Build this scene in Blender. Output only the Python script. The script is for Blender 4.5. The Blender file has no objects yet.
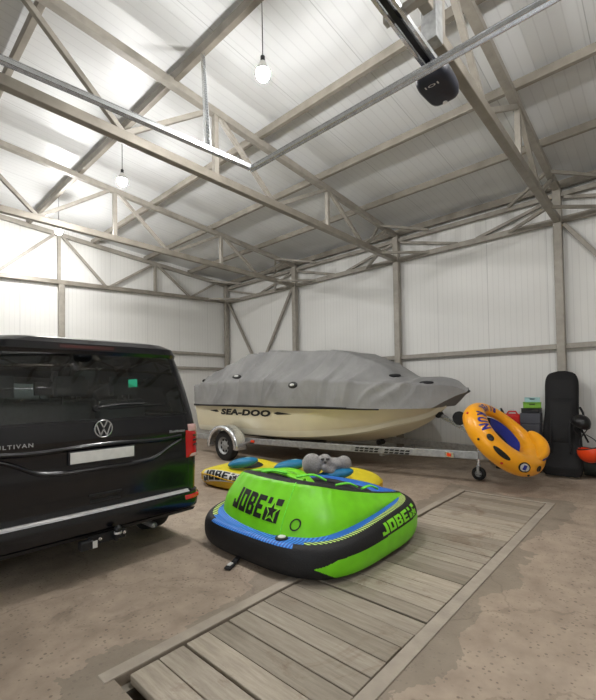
import bpy, bmesh, math, random
from mathutils import Vector, Matrix, noise
PI = math.pi
C = bpy.context.scene.collection
random.seed(7)

# ------------------------------------------------------------------ camera
F_PX, PITCH, ROLL, YAW, CX, CY = 405.1177, .0238, -.0155, .741, 295.233, 378.6335
CAMZ = 1.5
_F = Vector((math.cos(YAW)*math.cos(PITCH), math.sin(YAW)*math.cos(PITCH), math.sin(PITCH)))
_R0 = Vector((math.sin(YAW), -math.cos(YAW), 0)); _U0 = _R0.cross(_F)
_R = _R0*math.cos(ROLL)+_U0*math.sin(ROLL); _U = -_R0*math.sin(ROLL)+_U0*math.cos(ROLL)
cd = bpy.data.cameras.new('camera'); cam = bpy.data.objects.new('camera', cd); C.objects.link(cam)
mt = Matrix(((_R.x, _U.x, -_F.x, 0), (_R.y, _U.y, -_F.y, 0), (_R.z, _U.z, -_F.z, CAMZ), (0, 0, 0, 1)))
cam.matrix_world = mt
cd.sensor_fit = 'HORIZONTAL'; cd.sensor_width = 36; cd.lens = F_PX*36/596
cd.shift_x = (298-CX)/596; cd.shift_y = (CY-350)/596; cd.clip_start = .02
bpy.context.scene.camera = cam

# ------------------------------------------------------------------ world and exposure
sc = bpy.context.scene
sc.view_settings.view_transform = 'Standard'; sc.view_settings.look = 'None'
sc.view_settings.exposure = 1.2; sc.view_settings.gamma = 1.0; sc.view_settings.use_curve_mapping = False
w = bpy.data.worlds.new('world'); sc.world = w; w.use_nodes = True
w.node_tree.nodes['Background'].inputs[0].default_value = (.75, .8, .9, 1)
w.node_tree.nodes['Background'].inputs[1].default_value = .3
BULB_STRENGTH = 560.0

# added soft fill lamp, out of view in the door opening behind the camera
ld = bpy.data.lights.new('door_fill_light', 'AREA'); ld.shape = 'RECTANGLE'; ld.size = 2.8; ld.size_y = 2.3; ld.energy = 28; ld.color = (.93, .97, 1.0)
lo = bpy.data.objects.new('door_fill_light', ld); C.objects.link(lo); lo.location = (-2.75, .95, 1.3); lo.rotation_euler = (0, -PI/2, 0)

# ------------------------------------------------------------------ materials
def srgb(r, g, b):
    f = lambda c: (c/255/12.92) if c/255 <= .04045 else ((c/255+.055)/1.055)**2.4
    return (f(r), f(g), f(b), 1)
class NT:
    def __init__(s, name):
        s.m = bpy.data.materials.new(name); s.m.use_nodes = True
        s.t = s.m.node_tree; s.b = s.t.nodes['Principled BSDF']; s.out = s.t.nodes['Material Output']
    def n(s, typ, **kw):
        nd = s.t.nodes.new(typ)
        for k, v in kw.items():
            if k.startswith('i_'): nd.inputs[k[2:].replace('_', ' ')].default_value = v
            elif k.startswith('n_'): nd.inputs[int(k[2:])].default_value = v
            else: setattr(nd, k, v)
        return nd
    def l(s, a, b): s.t.links.new(a, b)
    def math(s, op, a, b=None, c=None):
        nd = s.n('ShaderNodeMath', operation=op)
        for i, v in enumerate((a, b, c)):
            if v is None: continue
            if isinstance(v, (int, float)): nd.inputs[i].default_value = v
            else: s.l(v, nd.inputs[i])
        return nd.outputs[0]
    def mix(s, fac, a, b):
        nd = s.n('ShaderNodeMix', data_type='RGBA')
        for i, v in ((0, fac), (6, a), (7, b)):
            if isinstance(v, (int, float, tuple)): nd.inputs[i].default_value = v
            else: s.l(v, nd.inputs[i])
        return nd.outputs[2]
    def ramp(s, fac, stops):
        nd = s.n('ShaderNodeValToRGB'); e = nd.color_ramp.elements
        e[0].position, e[0].color = stops[0]; e[1].position, e[1].color = stops[-1]
        for p, c in stops[1:-1]:
            x = e.new(p); x.color = c
        s.l(fac, nd.inputs[0]); return nd.outputs[0]
    def bump(s, h, strength=.3, dist=.01):
        nd = s.n('ShaderNodeBump'); nd.inputs['Strength'].default_value = strength; nd.inputs['Distance'].default_value = dist
        s.l(h, nd.inputs['Height']); s.l(nd.outputs[0], s.b.inputs['Normal'])
def simple(name, col, rough=.5, metal=0, nscale=0, namt=.15, bump=0, bscale=60, coat=0, sheen=0):
    t = NT(name); t.b.inputs['Roughness'].default_value = rough; t.b.inputs['Metallic'].default_value = metal
    if coat: t.b.inputs['Coat Weight'].default_value = coat; t.b.inputs['Coat Roughness'].default_value = .05
    if sheen: t.b.inputs['Sheen Weight'].default_value = sheen
    tc = t.n('ShaderNodeTexCoord')
    if nscale:
        nz = t.n('ShaderNodeTexNoise', i_Scale=nscale, i_Detail=4.0); t.l(tc.outputs['Object'], nz.inputs['Vector'])
        dk = tuple(c*(1-namt) for c in col[:3])+(1,); lt = tuple(min(1, c*(1+namt)) for c in col[:3])+(1,)
        t.l(t.ramp(nz.outputs[0], [(.3, dk), (.7, lt)]), t.b.inputs['Base Color'])
    else: t.b.inputs['Base Color'].default_value = col
    if bump:
        n2 = t.n('ShaderNodeTexNoise', i_Scale=float(bscale), i_Detail=3.0); t.l(tc.outputs['Object'], n2.inputs['Vector'])
        t.bump(n2.outputs[0], bump, .01)
    return t.m
MT = {}
MT['steel'] = simple('painted_steel', srgb(154, 149, 139), .5, .1, 9, .12, .1, 40)
MT['steel2'] = simple('raw_steel_tube', srgb(142, 136, 125), .42, .2, 5, .16, .1, 30)
MT['galv'] = simple('galvanised', srgb(222, 225, 228), .24, .8, 25, .1)
MT['galvdull'] = simple('dull_galvanised', srgb(168, 170, 170), .48, .55, 18, .2)
MT['dark'] = simple('black_plastic', srgb(22, 23, 26), .5, 0, 30, .2)
MT['rubber'] = simple('tyre_rubber', srgb(24, 24, 24), .75, 0, 40, .2)
MT['paint'] = simple('dark_blue_car_paint', srgb(7, 8, 15), .22, 0, 0, coat=.25)
MT['chrome'] = simple('chrome', srgb(245, 245, 245), .28, .65)
MT['greypl'] = simple('grey_badge', srgb(190, 192, 194), .25, .8)
MT['white'] = simple('white_plate', srgb(214, 214, 210), .5, 0, 20, .06)
MT['seatf'] = simple('seat_cloth', srgb(45, 46, 50), .9, 0, 30, .2)
MT['cream'] = simple('cream_gelcoat', srgb(226, 218, 188), .25, 0, 3, .04, coat=.4)
MT['cream2'] = simple('cream_chine', srgb(236, 232, 210), .25, 0, 3, .04, coat=.4)
MT['green'] = simple('lime_vinyl', srgb(118, 212, 20), .42, 0, 6, .10, .25, 9)
MT['green2'] = simple('lime_webbing', srgb(110, 225, 60), .6, 0, 60, .15, .4, 80)
MT['blue'] = simple('blue_vinyl', srgb(34, 104, 196), .5, 0, 6, .1, .2, 14)
MT['black'] = simple('black_nylon', srgb(12, 12, 15), .65, 0, 60, .25, .3, 90)
MT['ink'] = simple('black_print', srgb(14, 16, 12), .5)
MT['limeink'] = simple('lime_print', srgb(135, 222, 40), .5)
MT['yellow'] = simple('yellow_vinyl', srgb(232, 214, 40), .45, 0, 7, .08, .3, 10)
MT['ygold'] = simple('gold_side_vinyl', srgb(214, 172, 24), .5, 0, 7, .1, .3, 12)
MT['teal'] = simple('teal_pad', srgb(22, 120, 165), .5, 0, 8, .12, .3, 18)
MT['orange'] = simple('orange_pvc', srgb(250, 170, 26), .33, 0, 5, .05, .15, 8)
MT['navy'] = simple('navy_pvc', srgb(26, 40, 140), .35, 0, 6, .2, .4, 12)
MT['mesh'] = simple('dark_mesh', srgb(22, 24, 40), .7, 0, 120, .3, .4, 150)
MT['bag'] = simple('bag_nylon', srgb(7, 7, 9), .75, 0, 40, .3, .35, 60)
MT['helmetb'] = simple('black_helmet', srgb(18, 18, 20), .35)
MT['helmeto'] = simple('orange_helmet', srgb(240, 72, 24), .35)
MT['red'] = simple('red_plastic', srgb(200, 28, 26), .4)
MT['boxg'] = simple('grey_box', srgb(72, 74, 82), .6, 0, 8, .1)
MT['lgreen'] = simple('green_box', srgb(120, 175, 50), .5)
MT['tealw'] = simple('pale_box', srgb(160, 200, 200), .5)
MT['plush'] = simple('grey_plush', srgb(152, 149, 146), .95, 0, 60, .22, 1.0, 130, sheen=.5)
MT['plushd'] = simple('dark_plush', srgb(74, 70, 70), .95)
MT['tarp'] = simple('dark_tarp', srgb(62, 68, 62), .7, 0, 4, .25, .5, 10)
MT['cord'] = simple('grey_cord', srgb(90, 90, 90), .6)
MT['motor'] = simple('navy_motor_case', srgb(34, 38, 52), .4, 0, 20, .1)
MT['blackmetal'] = simple('black_rail', srgb(26, 28, 32), .4, .4)
MT['conc2'] = simple('smooth_cement', srgb(166, 156, 142), .8, 0, 7, .12, .3, 40)
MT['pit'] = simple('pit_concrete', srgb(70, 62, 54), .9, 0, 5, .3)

def mat_panels(name, axis, col, rib, seam, rough=.5, joint=.5, amp=.4):
    """insulated sheet: fine ribs and broader seams along one axis"""
    t = NT(name); tc = t.n('ShaderNodeTexCoord'); sp = t.n('ShaderNodeSeparateXYZ'); t.l(tc.outputs['Object'], sp.inputs[0])
    v = sp.outputs[axis]
    fr = t.math('FRACT', t.math('DIVIDE', v, rib))
    tri = t.math('ABSOLUTE', t.math('SUBTRACT', fr, .5))
    groove = t.n('ShaderNodeMapRange', interpolation_type='SMOOTHSTEP', n_1=.0, n_2=.09, n_3=0.0, n_4=1.0); t.l(tri, groove.inputs[0])
    fs = t.math('FRACT', t.math('DIVIDE', v, seam))
    ts = t.math('ABSOLUTE', t.math('SUBTRACT', fs, .5))
    sm = t.n('ShaderNodeMapRange', interpolation_type='SMOOTHSTEP', n_1=.0, n_2=.007, n_3=0.0, n_4=1.0); t.l(ts, sm.inputs[0])
    h = t.math('ADD', t.math('MULTIPLY', groove.outputs[0], .4), t.math('MULTIPLY', sm.outputs[0], 1.0))
    nz = t.n('ShaderNodeTexNoise', i_Scale=.9, i_Detail=5.0); t.l(tc.outputs['Object'], nz.inputs['Vector'])
    base = t.ramp(nz.outputs[0], [(.3, tuple(c*.93 for c in col[:3])+(1,)), (.7, col)])
    c1 = t.mix(t.math('MULTIPLY', t.math('SUBTRACT', 1.0, sm.outputs[0]), joint), base, tuple(c*.35 for c in col[:3])+(1,))
    c2 = t.mix(t.math('MULTIPLY', t.math('SUBTRACT', 1.0, groove.outputs[0]), .22), c1, tuple(c*.5 for c in col[:3])+(1,))
    t.l(c2, t.b.inputs['Base Color'])
    t.b.inputs['Roughness'].default_value = rough
    t.bump(h, amp, .006)
    return t.m
MT['wallx'] = mat_panels('wall_sheet_right', 1, srgb(226, 226, 222), .1, 1.02)
MT['wally'] = mat_panels('wall_sheet_back', 0, srgb(226, 226, 222), .1, 1.02)
MT['roof'] = mat_panels('roof_sheet', 1, srgb(222, 224, 224), .125, 1.04, .4, .6, .35)

PX0, PX1, PY0, PY1 = .93, 5.90, 1.15, 2.16     # floor pit
def mat_floor():
    t = NT('worn_concrete'); tc = t.n('ShaderNodeTexCoord'); P = tc.outputs['Object']
    def nz(scale, det=6., rough=.6, dist=0.):
        n = t.n('ShaderNodeTexNoise', i_Scale=scale, i_Detail=det, i_Roughness=rough, i_Distortion=dist); t.l(P, n.inputs['Vector']); return n.outputs[0]
    n1, n2, n3 = nz(.7, 8., .65, .6), nz(5., 6.), nz(60., 3.)
    base = t.ramp(n1, [(.28, srgb(144, 130, 114)), (.5, srgb(168, 152, 135)), (.72, srgb(190, 175, 158))])
    base = t.mix(.45, base, t.ramp(n2, [(.3, srgb(126, 110, 95)), (.7, srgb(188, 170, 150))]))
    # exposed stones
    vo = t.n('ShaderNodeTexVoronoi', i_Scale=36.0, i_Randomness=1.0); t.l(P, vo.inputs['Vector'])
    sz = t.math('MULTIPLY', nz(3., 3.), .62)
    st = t.math('LESS_THAN', vo.outputs['Distance'], t.math('SUBTRACT', sz, .03))
    sepc = t.n('ShaderNodeSeparateColor'); t.l(vo.outputs['Color'], sepc.inputs[0])
    pick = t.math('LESS_THAN', sepc.outputs[0], .6)
    st = t.math('MULTIPLY', st, pick)
    stc = t.mix(sepc.outputs[1], srgb(88, 76, 66), srgb(150, 138, 124))
    base = t.mix(t.math('MULTIPLY', st, .62), base, stc)
    # damp-looking cement patching round the pit
    sp = t.n('ShaderNodeSeparateXYZ'); t.l(P, sp.inputs[0])
    dx = t.math('MAXIMUM', t.math('SUBTRACT', PX0, sp.outputs[0]), t.math('SUBTRACT', sp.outputs[0], PX1))
    dy = t.math('MAXIMUM', t.math('SUBTRACT', PY0, sp.outputs[1]), t.math('SUBTRACT', sp.outputs[1], PY1))
    d = t.math('MAXIMUM', dx, dy)
    lim = t.math('MULTIPLY', nz(1.6, 6., .6, .3), .78)
    pm = t.math('LESS_THAN', d, t.math('SUBTRACT', lim, .16))
    pc = t.mix(n2, srgb(120, 111, 98), srgb(146, 136, 121))
    base = t.mix(t.math('MULTIPLY', pm, .72), base, pc)
    # old spills
    sp1 = t.ramp(nz(1.1, 8., .7, 1.2), [(.60, (0, 0, 0, 1)), (.66, (1, 1, 1, 1))])
    base = t.mix(t.math('MULTIPLY', sp1, .4), base, srgb(108, 96, 84))
    sp2 = t.ramp(nz(2.7, 8., .75, .5), [(.66, (0, 0, 0, 1)), (.70, (1, 1, 1, 1))])
    base = t.mix(t.math('MULTIPLY', sp2, .45), base, srgb(92, 80, 68))
    # fine cracks
    vc = t.n('ShaderNodeTexVoronoi', feature='DISTANCE_TO_EDGE', i_Scale=.5); 
    wv = t.n('ShaderNodeVectorMath', operation='ADD'); nn = t.n('ShaderNodeTexNoise', i_Scale=3.0, i_Detail=5.0); t.l(P, nn.inputs['Vector'])
    sc_ = t.n('ShaderNodeVectorMath', operation='SCALE'); sc_.inputs['Scale'].default_value = .35; t.l(nn.outputs[1], sc_.inputs[0])
    t.l(P, wv.inputs[0]); t.l(sc_.outputs[0], wv.inputs[1]); t.l(wv.outputs[0], vc.inputs['Vector'])
    cr = t.math('LESS_THAN', vc.outputs['Distance'], .0035)
    base = t.mix(t.math('MULTIPLY', cr, .22), base, srgb(84, 72, 62))
    t.l(base, t.b.inputs['Base Color'])
    t.l(t.ramp(n1, [(.3, (.5, .5, .5, 1)), (.7, (.78, .78, .78, 1))]), t.b.inputs['Roughness'])
    h = t.math('ADD', t.math('MULTIPLY', n2, .6), t.math('ADD', t.math('MULTIPLY', n3, .25), t.math('MULTIPLY', st, -.3)))
    t.bump(h, .8, .012)
    return t.m
MT['floor'] = mat_floor()
def mat_plank():
    t = NT('weathered_plank'); tc = t.n('ShaderNodeTexCoord'); oi = t.n('ShaderNodeObjectInfo'); P = tc.outputs['Object']
    mp = t.n('ShaderNodeMapping'); mp.inputs['Scale'].default_value = (1, .09, 1); 
    off = t.n('ShaderNodeVectorMath', operation='ADD'); t.l(P, off.inputs[0])
    cb = t.n('ShaderNodeCombineXYZ'); t.l(t.math('MULTIPLY', oi.outputs['Random'], 50.0), cb.inputs[2]); t.l(cb.outputs[0], off.inputs[1])
    t.l(off.outputs[0], mp.inputs['Vector'])
    g = t.n('ShaderNodeTexNoise', i_Scale=38.0, i_Detail=7.0, i_Roughness=.7); t.l(mp.outputs[0], g.inputs['Vector'])
    col = t.ramp(g.outputs[0], [(.3, srgb(154, 146, 136)), (.5, srgb(174, 166, 155)), (.72, srgb(192, 185, 174))])
    tint = t.ramp(oi.outputs['Random'], [(0, srgb(205, 200, 190)), (.5, srgb(236, 232, 224)), (1, srgb(255, 250, 240))])
    mu = t.n('ShaderNodeMix', data_type='RGBA', blend_type='MULTIPLY'); mu.inputs[0].default_value = 1
    t.l(col, mu.inputs[6]); t.l(tint, mu.inputs[7])
    s = t.n('ShaderNodeTexNoise', i_Scale=2.4, i_Detail=8.0, i_Roughness=.7, i_Distortion=.6); t.l(tc.outputs['Object'], s.inputs['Vector'])
    gg = t.n('ShaderNodeNewGeometry'); s2 = t.n('ShaderNodeTexNoise', i_Scale=1.7, i_Detail=9.0, i_Roughness=.75, i_Distortion=.9); t.l(gg.outputs['Position'], s2.inputs['Vector'])
    stn = t.ramp(s2.outputs[0], [(.56, (0, 0, 0, 1)), (.66, (1, 1, 1, 1))])
    c = t.mix(t.math('MULTIPLY', stn, .55), mu.outputs[2], srgb(110, 86, 64))
    t.l(c, t.b.inputs['Base Color']); t.b.inputs['Roughness'].default_value = .62
    t.bump(g.outputs[0], .25, .004)
    return t.m
MT['plank'] = mat_plank()
def mat_cover():
    t = NT('boat_cover_canvas'); tc = t.n('ShaderNodeTexCoord'); P = tc.outputs['Object']
    n = t.n('ShaderNodeTexNoise', i_Scale=1.8, i_Detail=6.0); t.l(P, n.inputs['Vector'])
    w_ = t.n('ShaderNodeTexNoise', i_Scale=160.0, i_Detail=1.0); t.l(P, w_.inputs['Vector'])
    mp = t.n('ShaderNodeMapping'); mp.inputs['Scale'].default_value = (1.2, 3.2, .8); mp.inputs['Rotation'].default_value = (.5, 0, 0); t.l(P, mp.inputs['Vector'])
    f = t.n('ShaderNodeTexNoise', i_Scale=1.6, i_Detail=4.0, i_Distortion=1.2); t.l(mp.outputs[0], f.inputs['Vector'])
    t.l(t.ramp(n.outputs[0], [(.3, srgb(124, 124, 124)), (.7, srgb(148, 148, 146))]), t.b.inputs['Base Color'])
    t.b.inputs['Roughness'].default_value = .78
    t.bump(t.math('ADD', t.math('MULTIPLY', w_.outputs[0], .04), f.outputs[0]), .55, .05)
    return t.m
MT['cover'] = mat_cover()
def mat_glass():
    t = NT('tinted_glass'); t.t.nodes.remove(t.b)
    tr = t.n('ShaderNodeBsdfTransparent'); tr.inputs[0].default_value = (.74, .86, .82, 1)
    gl = t.n('ShaderNodeBsdfGlossy'); gl.inputs['Roughness'].default_value = .02; gl.inputs[0].default_value = (.9, .9, .9, 1)
    fr = t.n('ShaderNodeFresnel', i_IOR=1.5); mx = t.n('ShaderNodeMixShader')
    t.l(t.math('ADD', fr.outputs[0], .03), mx.inputs[0]); t.l(tr.outputs[0], mx.inputs[1]); t.l(gl.outputs[0], mx.inputs[2]); t.l(mx.outputs[0], t.out.inputs[0])
    return t.m
MT['glass'] = mat_glass()
def mat_lamp(name, col, dark):
    t = NT(name); t.b.inputs['Base Color'].default_value = col; t.b.inputs['Roughness'].default_value = .12
    t.b.inputs['Coat Weight'].default_value = 1.0
    return t.m
MT['tail'] = mat_lamp('red_lamp_lens', srgb(190, 16, 18), 0)
MT['taildark'] = mat_lamp('dark_red_lens', srgb(84, 6, 8), 0)
MT['clear'] = mat_lamp('clear_lamp_lens', srgb(205, 165, 160), 0)
MT['redtop'] = mat_lamp('brake_light_lens', srgb(70, 8, 8), 0)
MT['stickg'] = simple('green_sticker', srgb(30, 170, 130), .5)
def mat_emit(name, col, s):
    t = NT(name); t.b.inputs['Base Color'].default_value = (1, 1, 1, 1)
    t.b.inputs['Emission Color'].default_value = col; t.b.inputs['Emission Strength'].default_value = s
    return t.m
MT['bulb'] = mat_emit('lit_bulb', (1, .98, .965, 1), BULB_STRENGTH)
def mat_stripes(name, ax, period, c1, c2, duty=.5):
    t = NT(name); tc = t.n('ShaderNodeTexCoord'); sp = t.n('ShaderNodeSeparateXYZ'); t.l(tc.outputs['Object'], sp.inputs[0])
    if ax == 3: v = t.math('ADD', sp.outputs[0], t.math('MULTIPLY', sp.outputs[2], -.6))
    else: v = sp.outputs[ax]
    f = t.math('FRACT', t.math('DIVIDE', v, period)); k = t.math('LESS_THAN', f, duty)
    t.l(t.mix(k, c1, c2), t.b.inputs['Base Color']); t.b.inputs['Roughness'].default_value = .5
    return t.m
MT['bluestripe'] = mat_stripes('blue_pinstripe_vinyl', 1, .03, srgb(28, 84, 176), srgb(58, 140, 226), .5)
MT['hatch'] = mat_stripes('hatched_strip', 3, .028, srgb(16, 18, 16), srgb(205, 235, 130), .5)

# ------------------------------------------------------------------ mesh helpers
class MB:
    def __init__(s): s.v = []; s.f = []; s.m = []
    def add(s, vs, fs, mi=0):
        o = len(s.v); s.v += [Vector(v) for v in vs]; s.f += [tuple(i+o for i in f) for f in fs]; s.m += [mi]*len(fs); return s
    def box(s, c, size, rot=None, mi=0):
        hx, hy, hz = size[0]/2, size[1]/2, size[2]/2
        vs = [Vector((x, y, z)) for x in (-hx, hx) for y in (-hy, hy) for z in (-hz, hz)]
        if rot: vs = [rot @ v for v in vs]
        vs = [v+Vector(c) for v in vs]
        return s.add(vs, [(0, 1, 3, 2), (4, 6, 7, 5), (0, 4, 5, 1), (2, 3, 7, 6), (0, 2, 6, 4), (1, 5, 7, 3)], mi)
    def beam(s, a, b, w, h, up=(0, 0, 1), mi=0):
        a, b = Vector(a), Vector(b); d = (b-a).normalized(); up = Vector(up)
        if abs(d.dot(up)) > .99: up = Vector((0, 1, 0))
        x = d.cross(up).normalized(); y = x.cross(d).normalized()
        vs = [p+x*sx*w/2+y*sy*h/2 for p in (a, b) for sx, sy in ((-1, -1), (1, -1), (1, 1), (-1, 1))]
        return s.add(vs, [(0, 1, 2, 3), (7, 6, 5, 4), (0, 4, 5, 1), (1, 5, 6, 2), (2, 6, 7, 3), (3, 7, 4, 0)], mi)
    def tube(s, pts, r, n=12, cap=True, mi=0, closed=False):
        pts = [Vector(p) for p in pts]; N = len(pts); rr = r if isinstance(r, (list, tuple)) else [r]*N
        prev = None; vs = []
        for i, p in enumerate(pts):
            if closed: d = pts[(i+1) % N]-pts[i-1]
            else: d = (pts[min(i+1, N-1)]-pts[max(i-1, 0)])
            d.normalize()
            if prev is None:
                up = Vector((0, 0, 1)) if abs(d.z) < .9 else Vector((1, 0, 0)); x = d.cross(up).normalized()
            else: x = (prev-d*prev.dot(d)).normalized()
            prev = x; y = d.cross(x)
            for k in range(n):
                a = 2*PI*k/n; vs.append(p+(x*math.cos(a)+y*math.sin(a))*rr[i])
        fs = []
        for i in range(N if closed else N-1):
            j = (i+1) % N
            for k in range(n):
                k2 = (k+1) % n; fs.append((i*n+k, i*n+k2, j*n+k2, j*n+k))
        if cap and not closed: fs += [tuple(range(n-1, -1, -1)), tuple((N-1)*n+k for k in range(n))]
        return s.add(vs, fs, mi)
    def cyl(s, a, b, r, n=24, mi=0): return s.tube([a, b], r, n, True, mi)
    def grid(s, fn, nu, nv, cu=False, cv=False, mi=0, mf=None):
        U = nu if cu else nu+1; V = nv if cv else nv+1
        vs = [fn(i/nu, j/nv) for i in range(U) for j in range(V)]; fs = []; ms = []
        for i in range(nu):
            for j in range(nv):
                a, b = i % U, (i+1) % U; c, d = j % V, (j+1) % V
                fs.append((a*V+c, b*V+c, b*V+d, a*V+d)); ms.append(mf((i+.5)/nu, (j+.5)/nv) if mf else mi)
        o = len(s.v); s.v += [Vector(v) for v in vs]; s.f += [tuple(q+o for q in f) for f in fs]; s.m += ms; return s
    def sphere(s, c, r, n=24, m=14, mi=0, rot=None):
        r = r if isinstance(r, (tuple, list)) else (r, r, r); c = Vector(c)
        vs = []; fs = []
        for j in range(1, m):
            t = PI*j/m
            for i in range(n):
                a = 2*PI*i/n; v = Vector((r[0]*math.sin(t)*math.cos(a), r[1]*math.sin(t)*math.sin(a), r[2]*math.cos(t)))
                vs.append(c+(rot @ v if rot else v))
        z = Vector((0, 0, r[2])); z = rot @ z if rot else z
        vs += [c+z, c-z]; T = len(vs)-2; B = T+1
        for j in range(m-2):
            for i in range(n):
                i2 = (i+1) % n; fs.append((j*n+i, (j+1)*n+i, (j+1)*n+i2, j*n+i2))
        for i in range(n):
            i2 = (i+1) % n; fs.append((T, i, i2)); fs.append((B, (m-2)*n+i2, (m-2)*n+i))
        return s.add(vs, fs, mi)
    def prism(s, poly, depth, M, mi=0):
        """2D outline extruded along local z, placed by M"""
        n = len(poly); vs = [M @ Vector((x, y, 0)) for x, y in poly]+[M @ Vector((x, y, depth)) for x, y in poly]
        fs = [tuple(range(n-1, -1, -1)), tuple(range(n, 2*n))]+[(i, (i+1) % n, n+(i+1) % n, n+i) for i in range(n)]
        return s.add(vs, fs, mi)
    def build(s, name, mats, parent=None, smooth=False, bevel=0, seg=2, angle=.6, remesh=0, fix=True):
        me = bpy.data.meshes.new(name); me.from_pydata([tuple(v) for v in s.v], [], s.f)
        ms = mats if isinstance(mats, (list, tuple)) else [mats]
        for m_ in ms: me.materials.append(MT[m_] if isinstance(m_, str) else m_)
        me.polygons.foreach_set('material_index', s.m)
        if fix:
            bm = bmesh.new(); bm.from_mesh(me); bmesh.ops.recalc_face_normals(bm, faces=bm.faces[:]); bm.to_mesh(me); bm.free()
        if smooth: me.polygons.foreach_set('use_smooth', [True]*len(me.polygons))
        me.update()
        o = bpy.data.objects.new(name, me); C.objects.link(o)
        if parent is not None:
            o.parent = parent; o.matrix_parent_inverse = parent.matrix_world.inverted() if parent.matrix_world else Matrix()
        if remesh:
            r = o.modifiers.new('r', 'REMESH'); r.mode = 'VOXEL'; r.voxel_size = remesh; r.use_smooth_shade = True
            q = o.modifiers.new('s', 'SMOOTH'); q.iterations = 4; q.factor = .6
        if bevel:
            b = o.modifiers.new('b', 'BEVEL'); b.width = bevel; b.segments = seg; b.limit_method = 'ANGLE'; b.angle_limit = angle
            if smooth:
                pass
        return o
def empty(name, loc, rz=0):
    o = bpy.data.objects.new(name, None); C.objects.link(o); o.location = loc; o.rotation_euler = (0, 0, rz)
    o.empty_display_size = .1
    o.matrix_basis = Matrix.Translation(Vector(loc)) @ Matrix.Rotation(rz, 4, 'Z')
    bpy.context.view_layer.update()
    return o
def tag(o, label=None, cat=None, group=None, kind=None):
    if label: o['label'] = label
    if cat: o['category'] = cat
    if group: o['group'] = group
    if kind: o['kind'] = kind
    return o
def text2d(body, bold=0.0, shear=0.0, space=1.0):
    cu = bpy.data.curves.new('t', 'FONT'); cu.body = body; cu.size = 1; cu.offset = bold; cu.shear = shear; cu.space_character = space
    cu.align_x = 'LEFT'; cu.resolution_u = 3
    ob = bpy.data.objects.new('t', cu); C.objects.link(ob); bpy.context.view_layer.update()
    dg = bpy.context.evaluated_depsgraph_get(); me = bpy.data.meshes.new_from_object(ob.evaluated_get(dg))
    vs = [(v.co.x, v.co.y) for v in me.vertices]; fs = [tuple(p.vertices) for p in me.polygons]
    bpy.data.objects.remove(ob); bpy.data.curves.remove(cu); bpy.data.meshes.remove(me)
    xs = [v[0] for v in vs]; ys = [v[1] for v in vs]; x0, x1, y0, y1 = min(xs), max(xs), min(ys), max(ys)
    return [((x-x0)/(x1-x0), (y-y0)/(y1-y0)) for x, y in vs], fs
def rects2d(rs):
    vs = []; fs = []
    for x0, y0, x1, y1 in rs:
        o = len(vs); vs += [(x0, y0), (x1, y0), (x1, y1), (x0, y1)]; fs.append((o, o+1, o+2, o+3))
    return vs, fs
def map2d(mb, vf, fn, cuts=0, mi=0):
    """unit-square drawing -> surface, cut into strips so that it follows the curve"""
    vs, fs = vf
    bm = bmesh.new(); bv = [bm.verts.new((x, y, 0)) for x, y in vs]
    for f in fs:
        try: bm.faces.new([bv[i] for i in f])
        except ValueError: pass
    for k in range(1, cuts):
        for n in ((1, 0, 0), (0, 1, 0)):
            bmesh.ops.bisect_plane(bm, geom=bm.verts[:]+bm.edges[:]+bm.faces[:], plane_co=(k/cuts, k/cuts, 0), plane_no=n)
    bm.verts.index_update()
    mb.add([fn(v.co.x, v.co.y) for v in bm.verts], [tuple(v.index for v in f.verts) for f in bm.faces], mi); bm.free()
BLOCK = {  # blocky capitals on a 4 x 6 grid
 'J': [(2.4, 1.2, 4, 6), (0, 0, 4, 1.6), (0, 0, 1.3, 2.3)],
 'O': [(0, 0, 1.4, 6), (2.6, 0, 4, 6), (1.4, 0, 2.6, 1.4), (1.4, 4.6, 2.6, 6)],
 'B': [(0, 0, 1.4, 6), (2.6, .4, 4, 2.7), (2.6, 3.3, 3.9, 5.7), (1.4, 0, 3.4, 1.2), (1.4, 4.8, 3.4, 6), (1.4, 2.5, 3.4, 3.5)],
 'E': [(0, 0, 1.4, 6), (1.4, 0, 4, 1.3), (1.4, 4.7, 4, 6), (1.4, 2.4, 3.4, 3.6)]}
def jobe2d():
    """JOBE in the first 73 % of the width; returns letters, block behind the star, star outline, star"""
    rs = []
    for i, ch in enumerate('JOBE'):
        for a, b, c, d in BLOCK[ch]:
            rs.append(((i*4.7+a)/25.5, b/6, (i*4.7+c)/25.5, d/6))
    u = lambda a, b, c, d: (a/25.5, b/6, c/25.5, d/6)
    rs += [u(19.2, 4.4, 20.8, 6), u(22.8, 4.4, 25.5, 6), u(19.0, 0, 20.6, 3.4), u(20.6, 0, 25.5, .9), u(24.2, 0, 25.5, 3.6), u(20.6, .9, 21.4, 2.4)]
    def star(R, r, cx=22.4, cy=2.8):
        v = [(cx/25.5, cy/6)]
        for k in range(10):
            q = R if k % 2 == 0 else r; a = PI/2+k*PI/5; v.append(((cx+q*math.cos(a))/25.5, (cy+q*math.sin(a))/6))
        return v, [(0, 1+k, 1+(k+1) % 10) for k in range(10)]
    return rects2d(rs), star(3.3, 1.45), star(2.35, .95)
JL, JS1, JS2 = jobe2d()

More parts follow.
